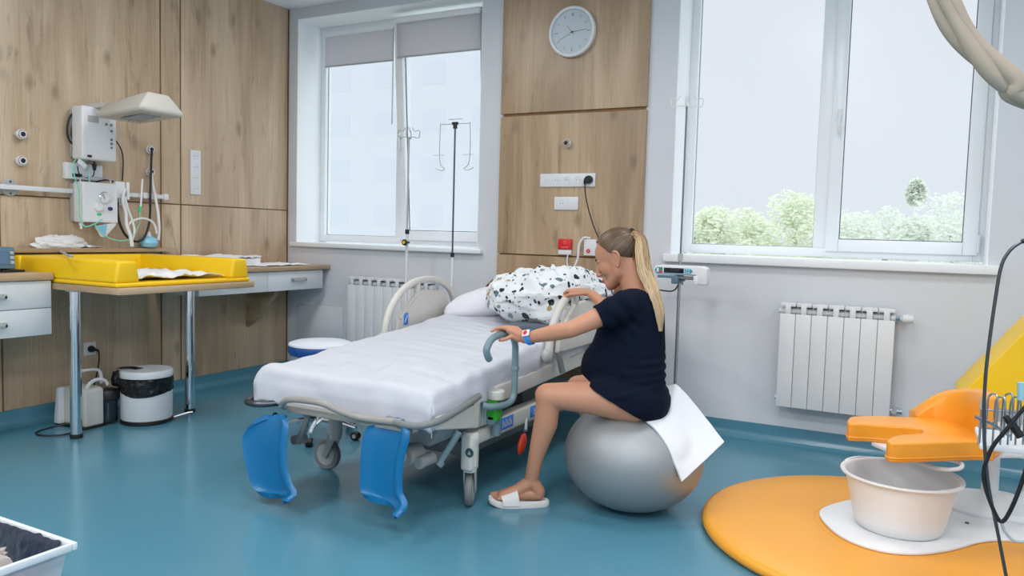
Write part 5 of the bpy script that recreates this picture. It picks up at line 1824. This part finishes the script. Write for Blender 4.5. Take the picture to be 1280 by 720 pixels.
# hair: swept-back cap with combed strands towards the tie
HC = V((-.008, 0, .034))
ANC = V((-.088, 0, .062))
hairmb = MB()
tint = []
NA, NB = 200, 110
def hair_dir(a, b):
    # pole of the parametrisation sits at the tie, so rows run as strands
    ax = (ANC - HC).normalized()
    u_, w_, d_ = frame(ax)
    t_ = PI * b
    return (d_ * math.cos(t_) + (u_ * math.cos(a) + w_ * math.sin(a)) * math.sin(t_))
def hcap_pt(u, v):
    a = u * 2 * PI
    b = .02 + v * .93
    d = hair_dir(a, b)
    m_ = d.z - (1.30 if d.x > 0 else .85) * d.x + .36 - .9 * max(0, d.x - .2) * abs(d.y)
    m_ += .03 * nz3((a * 6, 0, 0), 1.0)
    k = max(0, min(1, (m_ + .02) / .16))
    k = k * k * (3 - 2 * k)
    r = V((d.x * .094, d.y * .073, d.z * .084))
    g_ = 1 + .085 * k - .13 * (1 - k)
    st = .012 * nz3((a * 16, v * 1.5, 1), 1.0) + .006 * nz3((a * 42, v * 2, 4), 1.0)
    p = HC + r * (g_ + st * k)
    # forehead bulge is part of the skull too
    return p, k, a, v
o0 = 0
for i in range(NA):
    for j in range(NB):
        p, k, a, v = hcap_pt(i / NA, j / (NB - 1))
        hairmb.v.append(HP(*p))
        tint.append(max(0, min(1, .10 + .42 * max(0, (v - .35)) * (1 if p.z > .02 else .2) + .30 * nz3((a * 14, v * 1.2, 2), 1) + .12 * nz3((a * 45, v, 2), 1))))
for i in range(NA):
    for j in range(NB - 1):
        a_ = (i + 1) % NA
        hairmb.face(i * NB + j, a_ * NB + j, a_ * NB + j + 1, i * NB + j + 1)
hairmb.tint = tint
hair = obj('hair', hairmb, 'hair', person, ang=180)
# ponytail: a bundle of strands
path = [HP(*ANC), at(795, 292.5, 'y', -1.57), at(801, 300, 'y', -1.58), at(803, 318, 'y', -1.595), at(806, 338, 'y', -1.605), at(813, 355, 'y', -1.62), at(820, 373, 'y', -1.635), at(825, 393, 'y', -1.645), at(826, 414, 'y', -1.65)]
wid = [.013, .019, .024, .029, .031, .027, .024, .019, .007]
pp = sp(path, 6)
ww = [v.x for v in sp([V((w_, 0, 0)) for w_ in wid], 6)]
FR = []
for i in range(len(pp)):
    d = (pp[min(i + 1, len(pp) - 1)] - pp[max(i - 1, 0)]).normalized()
    q = hl if not FR else FR[-1][0]
    q = (q - d * q.dot(d)).normalized()
    FR.append((q, d.cross(q)))
pt_ = MB()
tint = []
R_ = random.Random(4)
for k in range(420):
    a = R_.uniform(0, 2 * PI)
    rr = math.sqrt(R_.random())
    ph = R_.uniform(0, 9)
    end = int(len(pp) * min(1, R_.uniform(.66, 1.06)))
    tone = R_.uniform(-.16, .16) + .12 * math.cos(a)
    pts, rad = [], []
    for i in range(0, end):
        u_, w_ = FR[i]
        fl = 1 + .12 * math.sin(i * .35 + ph) + (.25 * (i / len(pp)) ** 3) * math.sin(ph * 3)
        a2 = a + .35 * i / len(pp) + .08 * math.sin(i * .5 + ph)
        pts.append(pp[i] + (u_ * math.cos(a2) * 1.0 + w_ * math.sin(a2) * .8) * ww[i] * rr * fl)
        rad.append(.0016 * (1 - .85 * (i / end) ** 3))
    n0 = len(pt_.v)
    pt_.tube(pts, rad, 4, caps=False)
    for q in range(n0, len(pt_.v)):
        f_ = (q - n0) // 4 / len(pp)
        tint.append(max(0, min(1, .30 + .62 * min(1, f_ * 1.6) + tone * 1.3)))
pt_.tint = tint
obj('ponytail', pt_, 'hair', hair, keep=True)
# a few loose hairs along the hairline
lo_ = MB()
tn = []
for k in range(40):
    a = R_.uniform(-.5, .5)
    s0 = V((-.055 - .02 * R_.random(), .05 * R_.uniform(.2, 1), -.03 - .02 * R_.random()))
    p = [HP(*s0), HP(s0.x - .016, s0.y * .9, s0.z + .03), HP(s0.x - .02, s0.y * .6, s0.z + .06)]
    n0 = len(lo_.v)
    lo_.tube(sp(p, 4), .0008, 4, caps=False)
    tn += [.3 + .2 * R_.random()] * (len(lo_.v) - n0)
lo_.tint = tn
obj('loose_hair', lo_, 'hair', hair, keep=True)
obj('hair_tie', MB().tube([HP(*(ANC + V((-.008, .0, .004)))) + (hu * math.cos(a) + hl * math.sin(a)) * .016 for a in [i * PI / 8 for i in range(16)]], .009, 10, closed=True), 'scrunchie', hair)
cl = HP(ANC.x - .002, .028, ANC.z - .008)
obj('hair_clip', MB().ell(cl, (.012, .006, .014), HM), 'clip', hair)
# face details
for s_ in (-1, 1):
    br = sp([HP(.094, .012 * s_, .0245), HP(.089, .027 * s_, .030), HP(.073, .045 * s_, .026)], 5)
    obj('eyebrow', MB().tube(br, [.0022, .0030, .0030, .003, .0028, .0026, .0024, .002, .0018, .0014, .001], 6), 'lash', person)
    el = sp([HP(.084, .020 * s_, -.002), HP(.085, .031 * s_, -.005), HP(.077, .042 * s_, -.003)], 5)
    obj('eyelashes', MB().tube(el, .0016, 6), 'lash', person)
    obj('earring', MB().ell(HP(-.006, .079 * s_, -.038), .0032), 'chrome', person)
obj('lips', MB().ell(HP(.1045, 0, -.0595), (.0062 * HS, .019 * HS, .0042 * HS), HM).ell(HP(.101, 0, -.0685), (.0062 * HS, .016 * HS, .0045 * HS), HM), 'lips', person)
# nails
for p in (ch[0][3], ch[1][3]):
    obj('fingernail', MB().ell(V(p) + hv * .006 + V((0, 0, .001)), (.006, .0045, .004)), 'nail', person)
# watch on the near wrist
wa = wr_n.lerp(el_n, .13)
wd_ = (el_n - wr_n).normalized()
u_, w_, _d = frame(wd_)
watch = thing('wristwatch', wa, 'white smart watch on a bright blue strap on the left wrist of the woman', 'watch')
ringp = [wa + (u_ * math.cos(a) + w_ * math.sin(a)) * .0305 for a in [i * PI / 14 for i in range(28)]]
st_ = MB()
for off in (-.009, -.003, .003, .009):
    st_.tube([p + wd_ * off for p in ringp], .0034, 6, closed=True)
obj('strap', st_, 'watchblue', watch)
toc = (CAM - wa)
toc -= wd_ * toc.dot(wd_)
toc = (toc.normalized() + V((0, 0, .75))).normalized()
toc = (toc - wd_ * toc.dot(wd_)).normalized()
sd = toc.cross(wd_)
WR = Matrix((wd_, sd, toc)).transposed()
cs = obj('case', MB().obox(wa + toc * .035, (.036, .032, .010), WR), 'white', watch, bevel=.006, seg=3)
obj('display', MB().lathe([(.0105, 0), (.0105, .0012)], wa + toc * .0398, 20, toc), 'red', cs)

# slippers
def slipper(an, toe_dir, label, grp):
    d = V(toe_dir).normalized()
    sd = V((-d.y, d.x, 0))
    o = V((an.x, an.y, 0)) + d * .052
    t = thing('slipper', o, label, 'slipper')
    out = []
    for k in range(40):
        a = 2 * PI * k / 40
        x = math.cos(a) * .132
        w2 = .046 if x > 0 else .036
        w2 = .036 + (.046 - .036) * (1 / (1 + math.exp(-x * 60)))
        y = math.copysign(abs(math.sin(a)) ** .75, math.sin(a)) * w2
        out.append((x, y))
    def P(x, y, z):
        lift = .016 * max(0, (x - .07) / .062) ** 2
        return o + d * x + sd * y + V((0, 0, z + lift))
    mb = MB()
    n = len(out)
    rings = [(1.0, .0), (1.03, .006), (1.03, .022), (.99, .029), (.88, .029), (.84, .022)]
    for sc_, z in rings:
        for x, y in out:
            mb.v.append(P(x * sc_, y * sc_, z))
    for r_i in range(len(rings) - 1):
        for k in range(n):
            l = (k + 1) % n
            mb.face(r_i * n + k, r_i * n + l, (r_i + 1) * n + l, (r_i + 1) * n + k)
    mb.face(*range(n)[::-1])
    mb.face(*[(len(rings) - 1) * n + k for k in range(n)])
    obj('sole', mb, 'slipper', t, ang=50)
    def band(u, v):
        x = .0 + .072 * u + .012 * math.sin(v * PI)
        th = PI * v
        hgt = .066 - .024 * u
        y = -math.cos(th) * .047
        z = .014 + (hgt - .0) * (math.sin(th) ** .6)
        return P(x, y, z)
    obj('strap', MB().grid(band, 12, 26), 'slipper', t, solid=.006)
    return t
slipper(an_n, ft_n, 'white open-toed slipper on the left foot of the woman beside the bed wheel', None)
slipper(an_f, (-.95, -.2, 0), 'white slipper on the far foot of the woman, hidden behind the ball', None)

# ================================================================== INFUSION PUMP AND STAND
yp = -.33
tp = at(858.5, 134, 'y', yp)
t = thing('drip_stand', (tp.x, yp, 0), 'grey drip stand with clear hooks behind the woman, carrying the infusion pump', 'drip stand')
pm_ = at(850, 345, 'y', yp)
obj('lower_pole', MB().cyl((tp.x, yp, .1), (tp.x, yp, pm_.z + .12), .0095), 'steel', t)
obj('upper_pole', MB().cyl((tp.x, yp, pm_.z + .1), (tp.x, yp, tp.z), .0058), 'mgrey', t)
obj('pole_collar', MB().cyl((tp.x, yp, pm_.z + .09), (tp.x, yp, pm_.z + .13), .014), 'lgrey', t)
for a_ in (.3, 1.9, 3.3, 4.9):
    obj('hook_arm', MB().tube(hook_arm(V((tp.x, yp, tp.z + .004)), a_, .085, -.045), .0035, 6), 'hose', t)
for k in range(4):
    a_ = .4 + k * PI / 2
    d = V((math.cos(a_), math.sin(a_), 0))
    lg = obj('base_leg', MB().tube([V((tp.x, yp, .11)), V((tp.x, yp, .06)) + d * .12, V((tp.x, yp, .055)) + d * .24], .011, 8), 'steel', t)
    obj('castor', MB().lathe([(.022, -.012), (.025, 0), (.022, .012)], V((tp.x, yp, .025)) + d * .24, 16, (-d.y, d.x, 0)), 'black', lg)
t = thing('infusion_pump', (tp.x, yp, .95), 'white and blue infusion pump with a dark display clamped to the drip stand', 'infusion pump')
a, b = at(816, 329, 'y', yp - .09), at(884, 335, 'y', yp - .09)
zb_ = at(884, 357, 'y', yp - .09).z
x0, x1, z1_ = a.x, b.x, (a.z + b.z) / 2
H_ = z1_ - zb_
case = obj('case', MB().prism([(x0 + .02, yp - .09, z1_ - .5 * H_), (x0 + .005, yp - .09, z1_ - .30 * H_), (x0 + .01, yp - .09, z1_ - .06 * H_), (x0 + .05, yp - .09, z1_ + .0), (x1 - .03, yp - .09, z1_ + .0), (x1, yp - .09, z1_ - .10 * H_), (x1, yp - .09, zb_), (x1 - .06, yp - .09, zb_), (x1 - .075, yp - .09, z1_ - .52 * H_)], (0, .07, 0)), 'white', t, bevel=.008, seg=3)
yy = yp - .0925
obj('display', bx((x0 + .068, yy, z1_ - .42 * H_), (x0 + .185, yy + .004, z1_ - .14 * H_)), 'screen', case, bevel=.001)
obj('left_panel', MB().prism([(x0 + .014, yy, z1_ - .28 * H_), (x0 + .025, yy, z1_ - .12 * H_), (x0 + .06, yy, z1_ - .12 * H_), (x0 + .06, yy, z1_ - .44 * H_), (x0 + .025, yy, z1_ - .44 * H_)], (0, .004, 0)), 'teal', case, bevel=.001)
obj('green_key', bx((x0 + .042, yy - .0015, z1_ - .27 * H_), (x0 + .058, yy + .001, z1_ - .14 * H_)), mat('green_key', (40, 150, 90), .4), case)
obj('red_key', bx((x0 + .042, yy - .0015, z1_ - .42 * H_), (x0 + .058, yy + .001, z1_ - .30 * H_)), mat('red_key', (200, 60, 80), .4), case)
obj('white_key', bx((x0 + .026, yy - .0015, z1_ - .38 * H_), (x0 + .038, yy + .001, z1_ - .18 * H_)), 'white', case)
rp_ = obj('right_panel', MB().prism([(x0 + .19, yy, z1_ - .14 * H_), (x0 + .225, yy, z1_ - .16 * H_), (x0 + .238, yy, z1_ - .28 * H_), (x0 + .225, yy, z1_ - .42 * H_), (x0 + .19, yy, z1_ - .42 * H_)], (0, .004, 0)), 'teal', case, bevel=.001)
for i in (0, 1):
    for j in (0, 1):
        obj('arrow_key', bx((x0 + .195 + i * .015, yy - .0015, z1_ - (.26 + .14 * j) * H_), (x0 + .206 + i * .015, yy + .001, z1_ - (.17 + .14 * j) * H_)), mat('light_blue_key', (150, 205, 225), .4) if 'lbk' not in M else M['lbk'], rp_)
obj('blue_stripe', bx((x0 + .06, yy, z1_ - .50 * H_), (x1 - .06, yy + .003, z1_ - .46 * H_)), 'teal', case)
obj('syringe_holder', bx((x0 + .03, yp - .095, z1_ - .70 * H_), (x0 + .13, yp - .06, z1_ - .56 * H_)), 'tgrey', t, bevel=.004)
obj('plunger_rod', MB().cyl((x0 + .13, yp - .075, z1_ - .66 * H_), (x1 - .05, yp - .075, z1_ - .66 * H_), .010), 'mgrey', t)
obj('plunger_block', bx((x1 - .075, yp - .10, zb_ + .002), (x1 - .045, yp - .05, z1_ - .52 * H_)), 'white', t, bevel=.006)
obj('pole_clamp', bx((tp.x - .022, yp - .10, zb_ + .0), (tp.x + .018, yp + .02, zb_ + .45 * H_)), 'tgrey', t, bevel=.006)
obj('clamp_screw', MB().lathe([(.009, 0), (.014, .01), (.014, .03)], (tp.x + .018, yp - .06, zb_ + .03), 8, (1, 0, 0)).box((tp.x + .03, yp - .066, zb_ - .004), (tp.x + .038, yp - .054, zb_ + .06)), 'tgrey', t)

# ================================================================== RIGHT SIDE: MAT, BASIN, CHAIR
MX, MY = 4.60, -1.36
t = obj('floor_mat', MB().lathe([(.725, 0), (.745, .008), (.752, .022), (.745, .038), (.725, .046), (.60, .049), (.20, .05), (.01, .05)], (MX, MY, 0), 96), 'matorange', label='round orange padded mat on the floor around the examination chair base', cat='mat', ang=60)
def basepoly(z, pts):
    return [at(px, py, 'z', z) for px, py in pts]
out_ = [(1024, 641), (1036, 660), (1060, 676), (1095, 688), (1130, 693), (1165, 692), (1198, 686), (1222, 679), (1250, 676), (1290, 680), (1330, 690), (1330, 640), (1290, 632), (1240, 624), (1200, 618), (1150, 616), (1090, 622), (1045, 630)]
loop = sp(basepoly(.055, out_), 4, closed=True)
loop = [V((p.x, p.y, .0505)) for p in loop]
chair = thing('examination_chair', (5.02, -.85, .0505), 'orange and yellow gynaecological examination chair with a white base', 'examination chair')
obj('base_plate', MB().prism(loop, (0, 0, .012)), 'tubgrey', chair, bevel=.005)
obj('mat_seam', MB().tube([V((p.x + (p.x - 4.75) * .045, p.y + (p.y + 1.3) * .06, .047)) for p in loop][:], .005, 6, closed=True), 'matorange', chair, label='orange seam around the base')
colp = at(1236, 618, 'z', .06)
cpos = V((5.0, -.86, .062))
obj('base_cover', MB().lathe([(.26, 0), (.262, .012), (.24, .03), (.12, .05), (.06, .07)], cpos, 48, sy=.72), 'tubgrey', chair)
bc_ = at(1209, 649, 'z', .08)
obj('base_screw', MB().lathe([(.008, 0), (.008, .004)], (bc_.x, bc_.y, .063), 14), 'dsteel', chair)
lc = at(1238, 600, 'y', -.86)
obj('column', MB().tube([(lc.x, -.86, .07), (lc.x, -.86, .44)], [.034, .03], 24), 'tubgrey', chair)
obj('base_wing', MB().prism([(5.08, -.84, .07), (5.24, -.84, .07), (5.24, -.84, .42), (5.20, -.84, .38), (5.12, -.84, .26), (5.07, -.84, .13)], (0, .05, 0)), 'tubgrey', chair, bevel=.015, seg=3)
# horseshoe seat: outline measured on the seat plane
zs = .47
seat_px = [(1060, 528), (1060, 523), (1068, 520), (1100, 519.5), (1142, 521), (1180, 521), (1230, 524), (1256, 538), (1244, 551), (1217, 551.5), (1155, 553.5), (1122, 554), (1110, 552), (1109, 549), (1113, 546.5), (1124, 543), (1150, 541), (1153, 538), (1148, 535), (1122, 533), (1090, 530.5), (1068, 529.5)]
lp = sp([at(a, b, 'z', zs) for a, b in seat_px], 4, closed=True)
sm = MB().prism([p - V((0, 0, .075)) for p in lp], (0, 0, .075))
seat_c = obj('seat_cushion', sm, 'orange', chair, bevel=.022, seg=5, ang=50)
obj('seat_seam', MB().tube([p + V((0, 0, -.058)) for p in lp], .004, 6, closed=True), 'orange', seat_c)
obj('seat_board', MB().prism([p - V((0, 0, .09)) for p in [V((4.50, -1.35, zs)), V((4.62, -1.50, zs)), V((5.05, -1.20, zs)), V((5.1, -.75, zs)), V((4.75, -.9, zs))]], (0, 0, .016)), 'white', chair, bevel=.004)
a, b, c_, d_ = at(1160, 573, 'y', -1.42), at(1195, 583, 'y', -1.40), at(1210, 576, 'y', -1.38), at(1140, 572, 'y', -1.40)
obj('seat_handle', MB().tube(sp([at(1140, 573, 'y', -1.40), at(1150, 579, 'y', -1.43), at(1175, 586, 'y', -1.46), at(1198, 586, 'y', -1.46), at(1202, 580, 'y', -1.44), at(1188, 575, 'y', -1.42), at(1165, 573, 'y', -1.40)], 5), .008, 10), 'white', chair)
# orange waist roll: a cushion wall curving round the back of the seat
base_px = [(1146, 521.5), (1160, 522.5), (1180, 525), (1200, 530), (1212, 536), (1219, 543), (1222, 550)]
hts = [.015, .075, .125, .15, .165, .17, .17]
bp_ = sp([at(a, b, 'z', zs) for a, b in base_px], 4)
hh_ = [v.x for v in sp([V((h, 0, 0)) for h in hts], 4)]
mb = MB()
nb_ = len(bp_)
for i, (p, h) in enumerate(zip(bp_, hh_)):
    d = (bp_[min(i + 1, nb_ - 1)] - bp_[max(i - 1, 0)]).normalized()
    o_ = V((-d.y, d.x, 0))
    if o_.dot(p - V((4.68, -1.25, p.z))) < 0:
        o_ = -o_
    th = .10 - .045 * i / nb_
    prof = [(0, -.075), (-.004, h * .6), (.012, h - .012), (.04, h), (.07, h - .008), (th, h * .6), (th, -.075)]
    for a_, z_ in prof:
        mb.v.append(p + o_ * a_ + V((0, 0, z_)))
k_ = 7
for i in range(nb_ - 1):
    for j in range(k_):
        l = (j + 1) % k_
        mb.face(i * k_ + j, i * k_ + l, (i + 1) * k_ + l, (i + 1) * k_ + j)
mb.face(*range(k_))
mb.face(*[(nb_ - 1) * k_ + j for j in range(k_)])
obj('waist_roll', mb, 'orange', chair, bevel=.008, seg=3, ang=60)
# yellow backrest reclining to the right
bk = [at(1199, 500, 'y', -.78), at(1208, 487, 'y', -.78), at(1232, 463, 'y', -.78), at(1258, 438, 'y', -.78), at(1284, 412, 'y', -.78), at(1310, 390, 'y', -.78), at(1345, 372, 'y', -.78), at(1345, 440, 'y', -.78), at(1310, 480, 'y', -.78), at(1280, 512, 'y', -.78), at(1235, 508, 'y', -.78)]
bk = sp(bk, 4, closed=True)
obj('backrest', MB().prism(bk, (.0, .42, .0)), 'yellow', chair, bevel=.03, seg=5)
obj('support_frame', bx((4.88, -.95, .385), (5.15, -.72, .42)), 'white', chair, bevel=.006)

# basin
bc2 = V((4.615, -1.345, .0635))
t = thing('basin', bc2, 'large round white plastic basin standing on the white chair base', 'basin')
Hh = .218
obj('tub', MB().lathe([(.148, 0), (.158, .006), (.172, .05), (.198, .17), (.206, Hh - .012), (.222, Hh - .008), (.226, Hh - .002), (.224, Hh + .004), (.214, Hh + .004), (.203, Hh - .004), (.193, .165), (.166, .05), (.15, .012)], bc2, 72, capt=True), 'tubgrey', t, ang=50)
for a0 in (math.radians(140), math.radians(320)):
    def grip(u, v):
        a = a0 - .38 + .76 * u
        r = .222 + .014 * math.sin(u * PI) ** .4 * (1 if v > .5 else 0)
        z = Hh + .004 + .004 * math.sin(u * PI)
        return bc2 + V((math.cos(a) * r, math.sin(a) * r, z - .006 * v))
    obj('grip', MB().grid(grip, 20, 4), 'tubgrey', t, solid=.004)

# instrument stand with wire basket, cables
ys_ = -1.95
t = thing('instrument_stand', (4.92, ys_, .05), 'wire instrument rack with steel hooks on a white shelf at the right edge', 'rack')
x0 = at(1229, 490, 'y', ys_).x
z0 = at(1230, 600, 'y', ys_).z
z1 = at(1230, 487, 'y', ys_).z
pz = lambda px, py, y=ys_: at(px, py, 'y', y)
for k in range(6):
    px = 1231 + k * 9.5
    p0_ = pz(px, 556, ys_)
    top = pz(px, 492 + (k % 2) * 4, ys_)
    pts = [p0_, V((p0_.x, ys_, top.z - .03)), V((p0_.x + .004, ys_, top.z - .005)), V((p0_.x + .014, ys_ - .01, top.z + .004)), V((p0_.x + .024, ys_ - .02, top.z - .008)), V((p0_.x + .026, ys_ - .02, top.z - .10 - .02 * (k % 3)))]
    obj('wire_hook', MB().tube(sp(pts, 4), .003, 8), 'steel', t)
for zz in (pz(1232, 512).z, pz(1232, 535).z, pz(1232, 556).z):
    obj('wire_rim', MB().tube([(x0 - .004, ys_, zz), (5.25, ys_ + .02, zz)], .003, 6), 'steel', t)
    obj('wire_rim', MB().tube([(x0 - .004, ys_, zz), (x0 + .01, ys_ + .2, zz)], .003, 6), 'steel', t)
for k in range(5):
    obj('wire_upright', MB().tube([(x0 + .002 * k, ys_ + .04 * k, pz(1232, 556).z), (x0 + .002 * k, ys_ + .04 * k, pz(1232, 512).z)], .0025, 6), 'steel', t)
obj('shelf_plate', bx((x0 + .0, ys_ - .01, pz(1240, 563).z), (5.3, ys_ + .26, pz(1240, 556).z)), 'white', t, bevel=.004)
obj('rack_post', MB().cyl((5.16, ys_ + .12, .05), (5.16, ys_ + .12, 1.0), .014), 'white', t)
obj('rack_foot', bx((5.05, ys_ - .05, .0), (5.3, ys_ + .3, .05)), 'white', t, bevel=.01)
obj('forceps', MB().tube([pz(1219, 521, ys_ - .03), pz(1238, 529, ys_ - .01), pz(1262, 545, ys_)], .005, 8), 'steel', label='steel forceps lying slanted through the instrument rack', cat='forceps')
t = thing('suction_handpiece', pz(1268, 532, ys_ - .04), 'dark handpiece with a pale blue tip hanging in the instrument rack', 'handpiece')
obj('grip', MB().tube([pz(1256, 520, ys_ - .04), pz(1266, 532, ys_ - .04), pz(1276, 546, ys_ - .04)], [.008, .013, .012], 14), 'black', t)
obj('tip', MB().tube([pz(1277, 478, ys_ - .03), pz(1277, 500, ys_ - .03)], .012, 12), mat('pale_blue_tip', (150, 196, 208), .35), t)
# goose-neck cable and hanging cords
yg = -2.02
obj('goose_neck_cable', MB().tube(sp([pz(1290, 299, yg), pz(1274, 304, yg), pz(1260, 316, yg), pz(1251, 335, yg), pz(1244, 375, yg), pz(1237, 425, yg), pz(1232, 470, yg), pz(1230, 515, yg), pz(1231, 560, yg), pz(1236, 610, yg), pz(1247, 665, yg), pz(1258, 722, yg)], 8), .0052, 10), 'dsteel', label='long thin dark grey cable arching down the right edge past the rack', cat='cable')
obj('handset_cradle', MB().tube([pz(1276, 302, yg), pz(1292, 299, yg), pz(1310, 299, yg)], [.006, .012, .013], 12).cyl(pz(1308, 299, yg), (pz(1308, 299, yg).x, yg + .0, 2.0), .008), 'black', label='black end of the long cable at the right edge beside the window', cat='holder')
obj('black_cord', MB().tube(sp([pz(1290, 500, yg), pz(1275, 516, yg), pz(1258, 537, yg), pz(1240, 560, yg), pz(1230, 588, yg), pz(1232, 610, yg), pz(1243, 640, yg), pz(1252, 652, yg), pz(1262, 640, yg), pz(1274, 612, yg), pz(1285, 580, yg), pz(1295, 560, yg)], 8), .0062, 10), 'black', label='thick black cord looping in front of the instrument rack', cat='cord')
obj('grey_cord', MB().tube(sp([pz(1252, 652, yg), pz(1256, 664, yg), pz(1268, 676, yg), pz(1285, 676, yg), pz(1300, 665, yg)], 8), .0045, 8), 'lgrey', label='pale grey cord curling below the black cord loop', cat='cord')

# hanging twisted cloth, upper right
def D_(px, py, d):
    v = RX * ((px - 640) / FOC) - UY * ((py - 360) / FOC) + FW
    return CAM + v * d
pth = [V((4.42, -2.62, ZC - .01)), V((4.47, -2.58, 2.5)), D_(1150, -60, 2.02), D_(1172, -10, 2.0), D_(1197, 30, 2.0), D_(1228, 68, 2.0), D_(1262, 100, 2.0), D_(1298, 128, 2.0), V((5.4, -2.2, 1.42)), V((6.6, -1.9, 1.5)), V((XR - .01, -1.6, 2.0))]
pt2 = sp(pth, 10)
tw = MB()
TF = []
for i, p in enumerate(pt2):
    d = (pt2[min(i + 1, len(pt2) - 1)] - pt2[max(i - 1, 0)]).normalized()
    q = frame(d)[0] if not TF else TF[-1][0]
    q = (q - d * q.dot(d)).normalized()
    TF.append((q, d.cross(q)))
for k in range(4):
    ring = []
    for i, p in enumerate(pt2):
        u_, w_ = TF[i]
        a = 2 * PI * k / 4 + i * .045
        s_ = .017 + .004 * math.sin(i * .2 + k)
        ring.append(p + (u_ * math.cos(a) + w_ * math.sin(a)) * s_)
    tw.tube(ring, [.018 + .004 * math.sin(i * .17 + k * 1.7) for i in range(len(ring))], 14)
obj('cloth_rope', tw, 'beige', label='beige twisted fabric rope hanging across the upper right corner', cat='rope', ang=180)
LAMP = {(x, y): {-1.6: 16, -3.6: 25, -5.6: 54}[y] for x in (1.6, 3.9, 6.0) for y in (-1.6, -3.6, -5.6)}; SKYZ = 4.0; SUNE = .3  # power of the added fill lights; rear row raised for upright surfaces
# ================================================================== LIGHT
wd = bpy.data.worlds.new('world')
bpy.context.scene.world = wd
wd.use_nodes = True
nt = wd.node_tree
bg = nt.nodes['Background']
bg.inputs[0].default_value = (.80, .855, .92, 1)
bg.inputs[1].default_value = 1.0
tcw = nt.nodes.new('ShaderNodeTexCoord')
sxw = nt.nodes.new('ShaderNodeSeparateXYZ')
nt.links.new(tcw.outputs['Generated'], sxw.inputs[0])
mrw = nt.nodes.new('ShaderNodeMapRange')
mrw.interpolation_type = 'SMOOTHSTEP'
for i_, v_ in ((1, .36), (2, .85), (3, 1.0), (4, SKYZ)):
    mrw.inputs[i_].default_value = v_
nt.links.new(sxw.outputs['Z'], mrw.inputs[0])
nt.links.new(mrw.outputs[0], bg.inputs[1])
def area(name, loc, size, power, col=(1, 1, 1), rot=(0, 0, 0)):
    l = bpy.data.lights.new(name, 'AREA')
    l.shape = 'RECTANGLE'
    l.size, l.size_y = size
    l.energy = power
    l.color = col
    o = bpy.data.objects.new(name, l)
    COL.objects.link(o)
    o.location = loc
    o.rotation_euler = rot
    return o
# fill lights added above the frame to light the room, housing and lamp each
n_ = 0
for x in (1.6, 3.9, 6.0):
    for y in (-1.6, -3.6, -5.6):
        places = {1.6: 'left', 3.9: 'middle', 6.0: 'right'}
        t = thing('ceiling_fill_light', (x, y, ZC - .06), 'added square fill light, %s column, %s row of the unseen ceiling' % (places[x], {-1.6: 'window', -3.6: 'central', -5.6: 'rear'}[y]), 'light')
        obj('housing', bx((x - .31, y - .31, ZC - .06), (x + .31, y + .31, ZC - .001)), 'white', t, bevel=.004)
        a = area('lamp', (x, y, ZC - .064), (.58, .58), LAMP[(x, y)], (1, .968, .945))
        a.parent = t
        a.location = (0, 0, -.004)
su = bpy.data.lights.new('sun', 'SUN')
su.energy = SUNE
su.angle = .1
so = bpy.data.objects.new('sun', su)
COL.objects.link(so)
so.rotation_euler = (math.radians(50), 0, math.radians(12))
sc = bpy.context.scene
sc.view_settings.view_transform = 'Standard'
sc.view_settings.look = 'None'
sc.view_settings.gamma = 1
sc.view_settings.exposure = 0
sc.view_settings.use_curve_mapping = False
sc.cycles.use_denoising = True
sc.cycles.max_bounces = 8
sc.cycles.transparent_max_bounces = 12
sc.cycles.sample_clamp_indirect = 6
